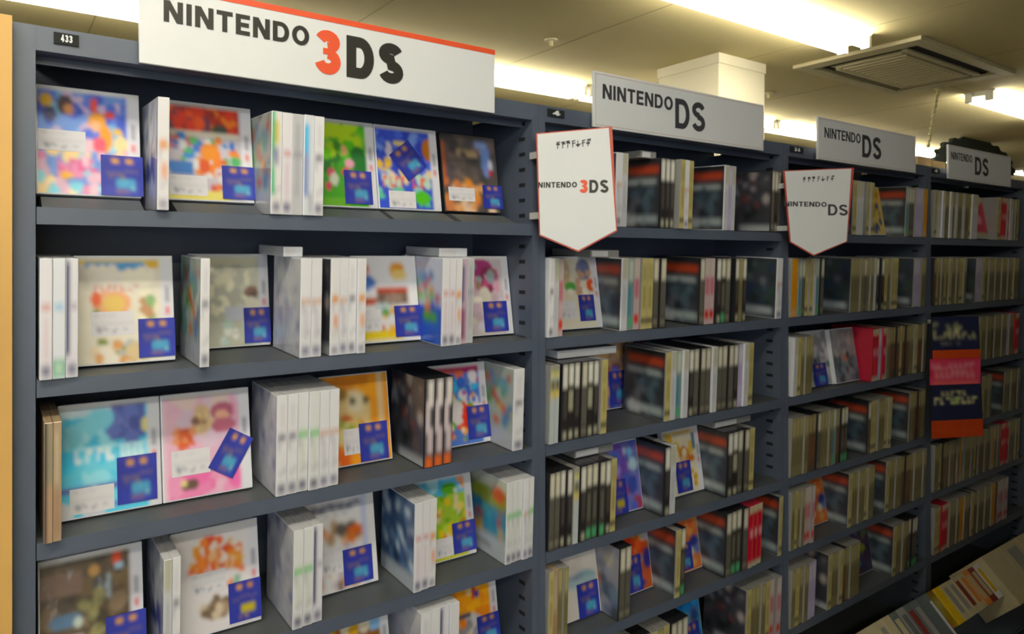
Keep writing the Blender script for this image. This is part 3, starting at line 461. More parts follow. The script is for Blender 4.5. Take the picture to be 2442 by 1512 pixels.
SP = {  # spine artwork: (case plastic, phrase, bands top->bottom, side art)
 'w': ('white3','white', '#dcdde4', [('R',0,.41,1,.445,'#b88a70'),('R',.25,.5,.7,.8,'#c4c4d0'),('R',.1,.9,.9,.98,'#84849a'),('N',.2,.5,.8,.84,'#b2b2c0',7,.045)]),
 'x': ('white3','white', '#dfe0e6', [('R',.2,.38,.8,.44,'#78788a'),('R',.3,.1,.7,.3,'#cfcfda'),('R',.1,.88,.9,.97,'#7c7c90'),('N',.2,.5,.8,.84,'#aeaebe',7,.045)]),
 'o': ('white3','white', '#dcdce2', [('R',.1,.40,.9,.45,'#cc8c4c'),('R',.3,.6,.8,.7,'#d4a898'),('R',.1,.92,.9,.98,'#84849a'),('N',.2,.5,.8,.84,'#b2b2c0',7,.045)]),
 'r': ('white3','white', '#dcdce4', [('R',.1,.38,.9,.43,'#b04a50'),('R',.3,.5,.6,.85,'#d0c4d0'),('R',.1,.88,.9,.97,'#74748a')]),
 'b': ('white3','white', '#d8dce6', [('R',.1,.38,.9,.43,'#4c9cc8'),('R',0,.86,1,.98,'#4c9c78'),('R',.2,.88,.8,.95,'#c8d8d0')]),
 'g': ('white3','white', '#dadce0', [('R',0,.40,1,.45,'#8cbc90'),('R',.3,.5,.7,.8,'#ccd0cc'),('R',.1,.9,.9,.98,'#6c6c80'),('N',.2,.5,.8,.84,'#b0b0be',7,.045)]),
 'G': ('white3','green-edged', '#dcdcde', [('R',0,0,.3,.8,'#58a880'),('R',.3,.1,.6,.3,'#c8b870'),('R',.2,.35,.6,.5,'#8c88a8'),('R',.1,.88,.9,.98,'#84849a'),('N',.2,.5,.8,.84,'#b2b2c0',7,.045)]),
 'k': ('white3','white', '#d8d8e2', [('R',0,.02,.28,.8,'#34325c'),('R',.5,.38,.9,.43,'#54344c'),('R',.1,.88,.9,.97,'#7c7c92')]),
 'c': ('white3','pale blue striped', '#d4d8e2', [('R',.0,.08,.5,.6,'#6cb0dc'),('R',.0,.4,.5,.8,'#8c98c0'),('R',.5,.8,.9,.98,'#a8acb8')]),
 's': ('white3','grey-white', '#b8bac0', [('R',.3,.1,.7,.8,'#a4a6b0'),('R',0,.38,1,.42,'#888890')]),
 'z': ('black','black-and-white', '#403c44', [('R',.4,.02,.8,.3,'#e0dcdc'),('R',.1,.25,.55,.6,'#dcd4dc'),('R',.4,.55,.8,.85,'#c8bcc4'),('R',.1,.88,.9,1,'#c8704c')]),
 'K': ('tan','brown and black', '#6c5c50', [('R',0,0,.4,1,'#28242c'),('R',.4,.5,1,1,'#a48c78'),('R',.4,0,1,.5,'#8c8474')]),
 't': ('tan','tan', '#a08e7c', [('R',.2,.1,.6,.5,'#b0a490'),('R',.2,.6,.8,.95,'#98806c')]),
 'v': ('white3','purple-edged', '#b8aab8', [('R',0,.1,.5,.5,'#70688c'),('R',0,.6,.6,.95,'#8c6078')]),
 'd': ('black','black', '#262324', [('R',.12,.03,.96,.3,'#dcdcd6'),('R',.3,.36,.8,.7,'#4a4644'),('R',.25,.88,.8,.97,'#a8a898')]),
 'e': ('black','black', '#3a3834', [('R',.08,.02,.96,.28,'#d6d4c6'),('R',.3,.4,.7,.75,'#6c6a60'),('R',.1,.84,.95,.98,'#5c9c74')]),
 'f': ('black','charcoal', '#4c4a46', [('R',.05,.02,.98,.3,'#d0cdc0'),('R',.2,.35,.8,.8,'#5c5a54'),('R',.2,.88,.8,.96,'#807c70')]),
 'h': ('black','black', '#282424', [('R',.15,.03,.96,.29,'#e0e2da'),('R',.2,.36,.85,.62,'#a0a08e'),('R',.25,.88,.8,.97,'#b8b8a8')]),
 'l': ('grey','pale grey', '#b4bcc0', [('R',0,0,1,.08,'#98988c'),('R',0,.08,1,.16,'#c8c48c'),('R',.0,.18,.9,.33,'#8c8868'),('R',.5,.18,.8,.33,'#504c38'),('R',0,.33,1,.43,'#c8bc84')]),
 'm': ('grey','cream', '#b4ac80', [('R',.1,.1,.9,.3,'#a09870'),('R',.3,.4,.7,.7,'#94885c'),('R',0,.84,1,.9,'#4c483c')]),
 'q': ('white3','white', '#c4c6cc', [('R',.1,.0,.9,.28,'#b4b4a4'),('R',.3,.4,.7,.8,'#b0b4bc')]),
 'p': ('grey','rose and white', '#b8a8ac', [('R',.1,.03,.95,.3,'#c0b8b4'),('R',.2,.3,.8,.55,'#b07480'),('R',.2,.8,.9,.92,'#b84038')]),
 'R': ('redp','red', '#b02440', [('R',.0,.0,1,.12,'#b8b49c'),('R',.3,.4,.8,.5,'#d09ca0'),('R',.85,.05,1,.95,'#c8705c'),('R',0,.92,1,1,'#b0b09c')]),
 'u': ('grey','lilac', '#aca6c4', [('R',.2,.05,.9,.3,'#c4c0d0'),('R',.2,.7,.8,.95,'#b8b4d0')]),
 'Y': ('grey','yellow', '#c8963c', [('R',.4,.3,1,1,'#c48c1c'),('R',0,.9,1,.98,'#c8a078')]),
 'i': ('grey','teal and grey', '#7c8c8c', [('R',.1,.02,.95,.3,'#bcc4bc'),('R',.1,.4,.5,.8,'#3c7c98'),('R',.1,.84,.9,.96,'#58a078')]),
 'a': ('grey','olive grey', '#7c765c', [('R',.1,.02,.95,.3,'#a49c78'),('R',.2,.4,.8,.8,'#6c664c')]),  # olive tones: the far bays' dim warm light is in this colour
 'j': ('black','dark brown', '#54483c', [('R',.1,.02,.95,.3,'#a09474'),('R',.2,.4,.8,.85,'#6c5040')]),  # pale top band has the same dim light in its colour
}
# ---- shared meshes of a case (origin: bottom, front, left; x right, y back, z up)
CW, CH, CT = .122, .148, .0152
def case_body(m, flat=False):
    key = ('body', m, flat)
    if key in tube_mesh: return tube_mesh[key]
    bm = bmesh.new()
    if flat:                                            # cover faces -y
        box(bm, (0, 0, 0), (CW, CT, CH))
    else: box(bm, (0, 0, 0), (CT, CW, CH))
    bmesh.ops.bevel(bm, geom=list(bm.edges), offset=.0014, segments=2, affect='EDGES', profile=.6)
    # lid seam: a shallow groove line round the open edges
    g = .0006
    if flat: box(bm, (CW, CT*.5-g, .004), (CW+.0003, CT*.5+g, CH-.004)); box(bm, (.004, CT*.5-g, CH), (CW-.004, CT*.5+g, CH+.0003))
    else: box(bm, (CT*.5-g, .004, CH), (CT*.5+g, CW-.004, CH+.0003)); box(bm, (CT*.5-g, CW, .004), (CT*.5+g, CW+.0003, CH-.004))
    tube_mesh[key] = mesh('case_body', bm, m); return tube_mesh[key]
def spine_mesh(k):
    key = ('spine', k)
    if key not in tube_mesh:
        p = SP[k]; tube_mesh[key] = grid('spine_label', (.0010, -.0004, CH - .001), (CT - .002, 0, 0), (0, 0, -(CH - .002)), 5, 30, paint(p[2], p[3]), 'print')
    return tube_mesh[key]
def side_mesh(k):
    key = ('side', k)
    if key not in tube_mesh:
        a = ART[k]; tube_mesh[key] = grid('cover_insert', (-.0004, CW - .002, CH - .002), (0, -(CW - .004), 0), (0, 0, -(CH - .004)), 20, 26, paint(a[0], a[1], hash_(k)), 'bag')
    return tube_mesh[key]
def hash_(s): return sum(ord(c) * (i + 3) for i, c in enumerate(s))
def cover_mesh(k, band, flatm='print'):
    key = ('cover', k, band)
    if key not in tube_mesh:
        a = ART[k]; n = 46 if band else 30
        tube_mesh[key] = grid('cover_insert', (.002, -.0004, CH - .002), (CW - .004, 0, 0), (0, 0, -(CH - .004)), n, n + 4, paint(a[0], a[1] + (B3 if band else []), hash_(k)), 'bag' if k in ('silver','lilac','brown','dspale') else flatm)
    return tube_mesh[key]

SPEC = []
def pxof(X, Y):
    Yc = Y + DD; return 1221 + FPX * (X*math.sin(AL) - Yc*math.cos(AL)) / (X*math.cos(AL) + Yc*math.sin(AL))
ORD = ['first','second','third','fourth','fifth','sixth','seventh','eighth','ninth','tenth','eleventh','twelfth','thirteenth','fourteenth','fifteenth','sixteenth','seventeenth','eighteenth','nineteenth','twentieth','twenty-first','twenty-second','twenty-third','twenty-fourth','twenty-fifth','twenty-sixth','twenty-seventh','twenty-eighth','twenty-ninth','thirtieth']
NUM = ['zero','one','two','three','four','five','six','seven','eight','nine','ten','eleven','twelve','thirteen','fourteen','fifteen','sixteen','seventeen','eighteen','nineteen','twenty','21','22','23','24','25','26','27','28','29','30']
def stack(bay, row, px0, px1, codes, desc, side=None, y=-.004, yaw=0, lean=0, dz=0):
    """upright cases with their spines to the aisle, between two measured edges"""
    x0, x1 = Xof(px0, y), Xof(px1, y)
    xa, xb = EDG[bay - 1]; x0 = max(x0, xa + .0012); x1 = min(x1, xb - .0012)
    n = len(codes); p = (x1 - x0) / n
    if p > .021:                                            # wide runs: fill with cases of normal thickness
        n = max(n, round((x1 - x0) / .0175)); codes = (codes * 4)[:n]; p = (x1 - x0) / n
    SPEC.append(dict(k='stack', bay=bay, row=row, x=x0, w=n*p, pitch=p, n=n, y=y, codes=codes, side=side, desc=desc, lean=lean, lane=0))
def face(bay, row, px0, art, desc=None, y=.062, lean=9, label=None, tag_=None, tagrot=0, band=False, body='white3', tagm=TAG, back=None):
    lane = 0
    if bay > 1 and back is None: y = .127; lane = 1; x = Xof(px0 + 10, y); lean = 7
    elif back: y = .127; lane = 1; x = Xof(back, y) - CW; lean = 7
    else: x = Xof(px0, y)
    ds = desc or ART[art][2]; ds = ds + ('' if 'cover' in ds else ' cover')
    SPEC.append(dict(k='face', bay=bay, row=row, x=x, w=CW, y=y, art=art, lean=lean, lab=label, tag=tag_, tagrot=tagrot, band=band, body=body, label=f"face-out case, {ds}, {ROW[row]} shelf, {BAY[bay-1]} bay", tagm=tagm, lane=lane))
def flat(bay, row, px0, px1, dz, desc, body='grey', y=.03):
    SPEC.append(dict(k='flat', lane=2, bay=bay, row=row, x=max(Xof(px0, y), EDG[bay-1][0] + .002), x1=min(Xof(px1, y), EDG[bay-1][1] - .002), y=y, dz=dz, body=body, label=f"case lying flat atop {desc}, {ROW[row]} shelf, {BAY[bay-1]} bay", size=8))

BR = (.42, .40, .385, .385)      # usual place of the blue promotional card: left edge, height from bottom..., sizes are fractions
T1 = (.62, .02, .40, .40)
# ---------------- bay 1
face(1,1,86,'idol',tag_=(.60,.01,.42,.38),label=(.02,.40,.44,.19),band=True,y=.058)
stack(1,1,374,403,'o','left of the red panelled cover',side='sidenavy',y=-.012)
face(1,1,398,'panels',tag_=(.62,.03,.40,.34),label=(.03,.05,.42,.2),band=True)
stack(1,1,644,771,'GrscxW'.replace('W','w')[:5],'spines left of green cover',side='sidecolor',y=-.008)
face(1,1,722,'green',tag_=(.52,.04,.40,.38),band=True)
face(1,1,884,'bluestar',tag_=(.30,.40,.40,.38),tagrot=38,label=(.16,.02,.42,.2),band=True)
face(1,1,1062,'night',tag_=(.68,.06,.36,.3),label=(.08,.14,.46,.17),tagm=TAG,band=False,body='black')
stack(1,2,93,187,'rbk','spines beside the left post',side=None,y=-.010)
face(1,2,172,'garden',tag_=(.62,.04,.38,.36),label=(.16,.26,.42,.22),band=True,y=.050)
stack(1,2,476,499,'x','left of the silver bagged cover',side='sidecolor',y=-.014)
face(1,2,440,'silver',back=646,tag_=(.66,.03,.34,.38),band=True,y=.055)
stack(1,2,714,767,'ww','spines right of silver cover',side='sidewhite')
stack(1,2,786,871,'owxo','spines left of yellow-footed cover',side='K' and 'sidedark')
face(1,2,850,'cartoon',tag_=(.60,.05,.42,.36),label=(.0,.14,.40,.24),band=False)
face(1,2,985,'blocks',band=False,back=1112)
stack(1,2,1059,1109,'rro','spines right of block-world cover',side='blocks')
stack(1,2,1118,1150,'vs','bagged spines left of lilac cover',side='lilac',y=.006)
face(1,2,1128,'lilac',tag_=(.46,.04,.44,.38),band=True,y=.055)
stack(1,3,104,147,'Kt','spines beside the left post',side=None,y=-.012)
face(1,3,122,'sky',tag_=(.55,.06,.40,.42),label=(.1,.04,.42,.22),band=True,y=.046)
face(1,3,357,'pink',tag_=(.60,.16,.32,.42),tagrot=-32,label=(.10,.22,.42,.24),band=True,y=.046)
stack(1,3,657,809,'xxggww','spines right of pink cover',side='sidewhite')
face(1,3,748,'cat',tag_=(.52,.02,.42,.42),label=(.30,.12,.24,.28),band=False)
stack(1,3,1010,1080,'zzz','spines right of cat cover',side='sidedark',lean=0)
face(1,3,1030,'world',tag_=(.60,.06,.40,.40),band=True)
stack(1,3,1222,1247,'x','beside the first dividing post',side='sidecolor',y=-.004)
face(1,4,92,'brown',tag_=(.62,.0,.40,.40),label=(.02,.02,.44,.26),band=True,y=.046)
stack(1,4,388,430,'qx','spines left of orange tree cover',side='sidenavy',y=-.004)
face(1,4,384,'tree',tag_=(.62,.04,.38,.38),label=(.2,.38,.40,.2),band=True,tagm=TAGY,y=.046)
stack(1,4,697,770,'ggk','spines right of orange tree cover',side='sidewhite')
face(1,4,728,'flower',tag_=(.50,.04,.42,.38),label=(.2,.2,.32,.26),band=False)
stack(1,4,986,1041,'rro','spines left of village cover',side='sideblue')
face(1,4,990,'island',tag_=(.60,.05,.40,.36),label=(.30,.05,.3,.22),band=True)
stack(1,4,1205,1277,'gggwg','spines against the first dividing post',side='sidegarden')
face(1,5,770,'multi',band=True,y=.05)
stack(1,5,1000,1092,'xwkw','spines left of bright orange cover',side='sidewhite')
face(1,5,1060,'orange',tag_=(.60,.10,.40,.34),band=True,y=.05)
stack(1,5,420,560,'gwxwo','bottom spines in the middle',side='sidewhite')
face(1,5,100,'island',desc='green cover lowest at the left corner',band=True,y=.05)
flat(1,2,676,722,.1545,'the spines right of silver cover','white3')
flat(1,2,1047,1114,.1545,'spines right of block-world cover','white3')
# ---------------- bay 2
stack(2,1,1310,1390,'xwfd','spines hidden behind the pennant')
stack(2,1,1466,1496,'wq','pale spines beside the pennant')
face(2,1,1480,'dshero',band=True,tag_=(.3,.1,.3,.3))
stack(2,1,1571,1609,'dd','spines left of white pair',side='dsback',y=.0)
face(2,1,1520,'dsviolet',desc='light blue cover behind spines',y=.085,band=False,body='black')
stack(2,1,1613,1648,'mw','white spines mid-shelf',side=None,y=-.01)
face(2,1,1640,'dsgold',tag_=(.0,.04,.34,.36),body='black')
stack(2,1,1724,1754,'qu','spines right of gold cover',side='dsback')
face(2,1,1742,'dsbrown',body='black')
stack(2,1,1836,1862,'fd','spines against the second post',side='sidedark')
flat(2,1,1528,1565,.153,'light blue cover','grey',y=.02)
stack(2,2,1302,1344,'xqp','spines beside first dividing post',y=-.006)
face(2,2,1330,'dswhite',back=0,tag_=(.50,.10,.34,.36),label=(.06,.14,.38,.24),band=True,y=.05)
stack(2,2,1468,1576,'qipmmff','spines right of white cover',side='dsback',y=.002)
stack(2,2,1665,1742,'fppdef','pale-topped spines mid-shelf',side='dsback')
face(2,2,1575,'dsdark',y=.07,body='black')
stack(2,2,1749,1780,'da','dark spines right of middle',side=None)
face(2,2,1778,'dspale',y=.06,body='black')
stack(2,2,1849,1863,'w','against the second post',y=-.004)
flat(2,2,1408,1476,.1535,'spines right of white cover','grey')
stack(2,3,1299,1332,'ll','pale yellow-banded spines at post',y=-.008)
stack(2,3,1336,1428,'dhdfhd','black spines near the first post')
stack(2,3,1430,1446,'m','right of the six black spines')
face(2,3,1420,'dshero',desc='white cover mostly hidden by blue card',tag_=(.28,.06,.44,.5),y=.055)
face(2,3,1484,'dspurple',y=.062,body='black')
stack(2,3,1583,1693,'mqiqdfff','spines left of middle',side='dsback')
stack(2,3,1695,1795,'qfffduqm','spines right of middle',side=None)
face(2,3,1772,'dsdark',desc='dark cover leaning at the right end',y=.05,body='black')
flat(2,3,1330,1470,.155,'the six black spines','white3')
stack(2,4,1306,1362,'ffdd','spines beside the first post')
stack(2,4,1364,1378,'l','yellow-banded, between black spines')
stack(2,4,1380,1470,'deeedm','spines left of violet cover')
face(2,4,1436,'dsviolet',back=0,tag_=(.22,.0,.4,.48),y=.050,tagm=TAGY)
stack(2,4,1581,1611,'dq','spines left of gold cover',side='dsback')
face(2,4,1596,'dsyellow',back=0,tag_=(.24,.04,.42,.46),band=True,y=.055)
stack(2,4,1722,1789,'dhffm','spines right of gold cover',side='dsback')
face(2,4,1765,'dspale',desc='silver cover with navy card',tag_=(.25,.08,.3,.4),y=.055)
flat(2,4,1370,1462,.155,'black spines left of violet cover','grey')
flat(2,4,1702,1790,.155,'spines right of gold cover','grey')
stack(2,5,1300,1352,'mtaa','spines beside first dividing post')
face(2,5,1325,'dswhite2',back=0,tag_=(.5,.0,.46,.44),y=.042)
stack(2,5,1473,1503,'ff','spines right of plain white cover',side='dsgrey')
face(2,5,1462,'dsfire',back=0,tag_=(.38,.02,.36,.5),label=(.2,.02,.22,.3),y=.055)
stack(2,5,1607,1632,'me','spines right of fiery cover',side='dsback')
face(2,5,1590,'dsorange',back=0,tag_=(.34,.04,.4,.4),y=.058)
stack(2,5,1714,1768,'feef','spines left of red cover',side='dsback')
stack(2,5,1770,1806,'RR','red, right of middle')
stack(2,5,1855,1863,'m','against the second post',side='dsback')
flat(2,5,1560,1640,.155,'spines right of fiery cover','redp')
flat(2,5,1770,1840,.155,'the red cases','grey')
stack(2,6,1500,1640,'mffmamfff','lowest spines at left')
face(2,6,1590,'dsblue',back=0,tag_=(.5,.0,.4,.5),y=.05)
stack(2,6,1776,1846,'maaamp','lowest spines at right',side='sidedark')
stack(2,6,1848,1860,'p','against the second post')
# ---------------- bay 3
stack(3,1,1886,1960,'xmqfqf','behind smaller pennant')
stack(3,1,2031,2060,'mqq','pale spines beside pennant')
stack(3,1,2064,2084,'mq','cream spines left of cream cover')
face(3,1,2066,'dscream',back=0,y=.05)
stack(3,1,2112,2136,'iff','spines mid-shelf',side='dsback')
stack(3,1,2138,2158,'uu','lilac spines right of middle')
face(3,1,2146,'dsamber',y=.035)
stack(3,1,2196,2206,'Y','at the third post')
stack(3,2,1881,1900,'YY','yellow spines at the second post')
stack(3,2,1901,1962,'ifmmqif','spines left of brown cover')
face(3,2,1944,'dscream',desc='cream cover with navy patch',y=.05)
stack(3,2,2026,2096,'aaaafaaqd','spines mid-shelf')
stack(3,2,2098,2140,'dmamm','spines right of middle')
face(3,2,2112,'dsbrown',y=.055)
stack(3,2,2176,2192,'uu','lilac spines at right')
stack(3,2,2194,2206,'aa','spines against the third post')
stack(3,3,1890,1937,'qmaaa','spines at left')
face(3,3,1925,'dspale',back=0,desc='pale cover standing forward',y=.03,tag_=(.3,.0,.5,.4))
face(3,3,1990,'dsgrey',back=0,desc='large grey cover',y=.02)
stack(3,3,2077,2110,'RRu','red spines mid-shelf',y=-.006)
stack(3,3,2112,2206,'ajjjmjjaamjja','brownish spines at right')
stack(3,4,1882,2020,'aaaajjfaaaijee'[:14],'spines at left')
stack(3,4,2066,2090,'fmm','spines mid-shelf',side='dsback')
stack(3,4,2092,2124,'aamm','olive spines right of middle')
stack(3,4,2165,2206,'aajjaa','spines at third post',side='dsback')
stack(3,5,1882,1940,'amaappp','spines at left')
face(3,5,1915,'dsorange',back=0,desc='orange cover left of middle',y=.05)
stack(3,5,2000,2064,'maaaamaa','spines mid-shelf',side='dsback')
stack(3,5,2110,2206,'maaaajjjaaaaa','pale-topped spines at right',side='dsback')
stack(3,6,1884,1945,'amaauu','spines at left')
stack(3,6,1972,2050,'maamjaaaa','spines mid-shelf',side='sidedark')
face(3,6,2030,'dspurple',back=0,desc='violet and red cover',y=.05)
stack(3,6,2104,2164,'maaajeee','green-footed spines at right',side='dsback')
# ---------------- bay 4
stack(4,1,2226,2332,'mqqqaaqaqaaqaa','pale spines at left')
face(4,1,2322,'dsred',back=0,desc='red cover right of pale spines',y=.02)
stack(4,1,2372,2380,'m','between the red covers')
stack(4,1,2384,2404,'RRRp','red spines')
stack(4,1,2406,2428,'qqaam','pale spines at right')
stack(4,2,2222,2302,'jmaamamaaamma','spines at left')
stack(4,2,2325,2338,'uu','white spines mid-shelf')
stack(4,2,2340,2430,'maaaaaaaaaaaaa','even spines at right')
stack(4,3,2228,2330,'aaaamaaaamaaaa','spines behind the poster')
stack(4,3,2332,2416,'maaaajaaaaauaa','spines right of poster')
stack(4,3,2418,2430,'RR','red spines at right')
stack(4,4,2226,2330,'aaaajaaaamaaaa','spines hidden by the poster')
stack(4,4,2338,2362,'maaa','spines beside the poster')
stack(4,4,2392,2430,'aaaaaja','spines at right',side='dsback')
stack(4,5,2226,2382,'aamjajaajaYiaa'[:14],'spines under the poster')
stack(4,5,2384,2402,'RRR','red spines at right')
stack(4,5,2404,2430,'aaaam','olive spines at right')
stack(4,6,2226,2240,'mm','spines at left')
stack(4,6,2242,2260,'RRR','red spines at left')
stack(4,6,2262,2372,'aaaaYYaajmjaaa','olive spines mid-shelf')
stack(4,6,2376,2402,'pppp','rose spines at right')

# ---- build: the largest in the picture as things, the rest of the far bays as one mass
for bay in range(1, 5):                                     # nothing shares a place: settle each row between its side panels
    for row in range(1, 8):
        for lane in (0, 1):
            it = sorted([s for s in SPEC if s['bay'] == bay and s['row'] == row and s['lane'] == lane], key=lambda s: s['x'])
            e = EDG[bay-1][0] + .0014
            for s in it: s['x'] = max(s['x'], e); e = s['x'] + s['w'] + .0012
            e = EDG[bay-1][1] - .0014
            for s in it[::-1]: s['x'] = min(s['x'], e - s['w']); e = s['x'] - .0012
            for k_, s in enumerate(it):                      # a run that starts after a gap shows the cover on its side
                if s['k'] == 'stack' and not s['side'] and lane == 0 and k_ and s['x'] - it[k_-1]['x'] - it[k_-1]['w'] > .012:
                    s['side'] = 'dsdark' if bay > 1 else 'sidenavy'
            if it and it[0]['x'] < EDG[bay-1][0]: print('CROWDED', bay, row, lane, it[0]['x'] - EDG[bay-1][0])
full = SPEC; SPEC = []
for s in full:
    if s['k'] != 'stack': SPEC.append(s); continue
    for i, c in enumerate(s['codes']):
        look = SP[c][1]; n = s['n']
        lb = f"{look} case, {ORD[i]} of {NUM[n]} {s['desc']}, {ROW[s['row']]} shelf, {BAY[s['bay']-1]} bay" if n > 1 else f"upright {look} case {s['desc']}, {ROW[s['row']]} shelf, {BAY[s['bay']-1]} bay"
        SPEC.append(dict(k='spine', bay=s['bay'], row=s['row'], x=s['x'] + i*s['pitch'], pitch=s['pitch'], y=s['y'] + (.0018*((i*7) % 3) if i else 0), code=c, side=s['side'] if i == 0 else None, label=lb, lean=s['lean']))
for s in SPEC:
    s['area'] = 100 if s['k'] != 'spine' else 1 / (.25 + s['x'])**2
SPEC.sort(key=lambda s: -s['area'])
things, rest = SPEC[:300], SPEC[300:]
def place(s):
    zb = EYE + LV[s['row']] + LIP
    if s['k'] == 'spine':
        y = s['y']; sh = 1 + 0 * y
        return Matrix.Translation((s['x'] + .0002, y, zb + .0006 + math.tan(TAU) * max(y, 0))) @ Matrix.Rotation(TAU, 4, 'X') @ Matrix.Diagonal((s['pitch'] / CT * .985, 1, 1, 1))
    if s['k'] == 'face':
        ln = math.radians(s['lean']); z = zb + math.tan(TAU) * (s['y'] + CT) + .0008 + CT * math.sin(ln)
        if s['row'] == 1 and s['bay'] == 1: z += .014
        return Matrix.Translation((s['x'], s['y'], z)) @ Matrix.Rotation(-ln, 4, 'X')
    return Matrix.Translation((s['x'], s['y'], zb + s['dz'] - .1545 + CH + .0012 + math.tan(TAU) * (s['y'] + .004))) @ Matrix.Rotation(TAU, 4, 'X')
GRP = {1: 'white game cases', 2: 'game cases in the second bay', 3: 'game cases in the third bay', 4: 'game cases in the fourth bay'}
for s in things:
    t = thing('game_case', s['label'], 'game case', (0,0,0), group=f"game cases on the {ROW[s['row']]} shelf, {BAY[s['bay']-1]} bay")
    mw = place(s); t.location = mw.to_translation(); t.rotation_euler = mw.to_euler(); t.scale = mw.to_scale()
    if s['k'] == 'spine':
        obj('case_body', case_body(SP[s['code']][0]), t)
        obj('spine_label', spine_mesh(s['code']), t)
        if s['side']: obj('cover_insert', side_mesh(s['side']), t)
    elif s['k'] == 'face':
        obj('case_body', case_body(s['body'], True), t); obj('cover_insert', cover_mesh(s['art'], s['band']), t)
        if s['lab']:
            a, b, ww, hh = s['lab']
            obj('price_label', grid('price_label', (a*CW, -.0009, (b+hh)*CH), (ww*CW, 0, 0), (0, 0, -hh*CH), 24, 12, PLB, 'card'), t)['label'] = 'white price label'
        if s['tag']:
            a, b, ww, hh = s['tag']; c_ = Vector(((a+ww/2)*CW, -.0022, (b+hh/2)*CH)); r_ = math.radians(s['tagrot'])
            U = Vector((math.cos(r_), 0, math.sin(r_))) * ww*CW; V = Vector((math.sin(r_), 0, -math.cos(r_))) * hh*CH
            obj('promotional_card', grid('promotional_card', c_ - U/2 - V/2, U, V, 18, 18, s['tagm'], 'card'), t)['label'] = 'navy card with two gold dots'
        if s['row'] == 1 and s['bay'] == 1:              # the top shelf of the left bay has small risers under its covers
            zb = EYE + LV[1] + LIP; x0 = s['x'] + .004; x1 = min(s['x'] + CW - .004, EDG[0][1] - .002); tt = math.tan(TAU)
            rz = thing('display_riser', f"low grey display riser under the {ART[s['art']][2]}", 'riser', (x0, .004, zb), group='risers on the top shelf')
            bm = bmesh.new(); y0, y1 = .012, s['y'] + CT + .004; o_ = rz.location
            prism(bm, [Vector(p) - o_ for p in ((x0, y0, zb + tt*y0 + .0004), (x0, y1, zb + tt*y1 + .0004), (x0, y1, zb + tt*y1 + .0135), (x0, s['y'] - .012, zb + tt*y1 + .0125))], (x1 - x0, 0, 0))
            obj('riser_plate', mesh('riser_plate', bm, 'deck'), rz)
    else:
        bm = bmesh.new(); L_ = s['x1'] - s['x']; box(bm, (0, 0, 0), (L_, CW, CT))
        obj('case_body', mesh('case_body', bm, s['body'], .0014), t)
        bm = bmesh.new(); box(bm, (.004, -.0004, .002), (L_ * .6, 0, CT - .002)); obj('spine_label', mesh('spine_label', bm, 'paper'), t)
# remaining cases of the far bays
vs = []; fs = []; mi = []; col = []; names = sorted({SP[s['code']][0] for s in rest if s['k'] == 'spine'} | {'black'}); 
for s in rest:
    mw = place(s); me = case_body(SP[s['code']][0]); b0 = len(vs); m_i = names.index(SP[s['code']][0]) + 1
    vs += [mw @ v.co for v in me.vertices]; col += [(.5,.5,.5)] * len(me.vertices); fs += [[b0 + i for i in p.vertices] for p in me.polygons]; mi += [m_i] * len(me.polygons)
    me = spine_mesh(s['code']); b0 = len(vs); at = me.color_attributes['art']
    vs += [mw @ v.co for v in me.vertices]; col += [tuple(at.data[i].color)[:3] for i in range(len(me.vertices))]; fs += [[b0 + i for i in p.vertices] for p in me.polygons]; mi += [0] * len(me.polygons)
    if s['side']:
        me = side_mesh(s['side']); b0 = len(vs); at = me.color_attributes['art']
        vs += [mw @ v.co for v in me.vertices]; col += [tuple(at.data[i].color)[:3] for i in range(len(me.vertices))]; fs += [[b0 + i for i in p.vertices] for p in me.polygons]; mi += [0] * len(me.polygons)
if rest:
    me = bpy.data.meshes.new('distant_game_cases'); me.from_pydata(vs, [], fs); me.materials.append(M['print'])
    for n in names: me.materials.append(M[n])
    for p, i in zip(me.polygons, mi): p.material_index = i
    at = me.color_attributes.new('art', 'FLOAT_COLOR', 'POINT')
    for i, c in enumerate(col): at.data[i].color = (*c, 1)
    o = obj('distant_game_cases', me); tag(o, 'rows of small upright game cases filling the farther bays at the right', 'game cases', kind='stuff')
bpy.context.scene['case_count'] = len(SPEC)
#print('CASES', len(SPEC), 'rest', len(rest), 'rest x', min([s['x'] for s in rest] or [0]))

# ================================================================ POSTER ON THE FOURTH BAY
pY0, pY1 = -.04, -.11
a0, a1 = onY(2221, 756, pY0), onY(2334, 766, pY1)
pw = (Vector((a1.x, a1.y, 0)) - Vector((a0.x, a0.y, 0))).length; pU = (Vector((a1.x, a1.y, 0)) - Vector((a0.x, a0.y, 0))).normalized()
ph = a0.z - onY(2221, 1046, pY0).z
po = thing('hanging_poster', 'navy and orange poster hanging in front of the fourth bay, pink strip across', 'poster', a0)
pn = pU.cross(Vector((0, 0, 1))).normalized()
bm = bmesh.new(); prism(bm, [Vector((0,0,0)), pU*pw, pU*pw*1.10 + Vector((0,0,-ph)), Vector((0,0,-ph))], -pn * .002); obj('poster_board', mesh('poster_board', bm, 'navy'), po)
def pquad(name, u0, v0, u1, v1, off, base, ops, seed, th=.0006, nx=30, ny=12, sk=0):
    P = pU*pw*u0 - Vector((0,0,1))*ph*v0 + pn*off
    return obj(name, grid(name, P, pU*pw*(u1-u0), Vector((0,0,-ph*(v1-v0))), nx, ny, paint(base, ops, seed), 'card'), po)
pquad('poster_heading', .02, .01, .98, .27, .0008, '#141b3c', [('N',.02,.12,.6,.5,'#b0ae90 #c4c2a0 #8c8c78',16,.05),('T',.03,.45,.98,.68,'#c0bd9c',9),('N',.1,.78,.6,.86,'#6c6c68 #84847c',10,.03)], 3, ny=16)
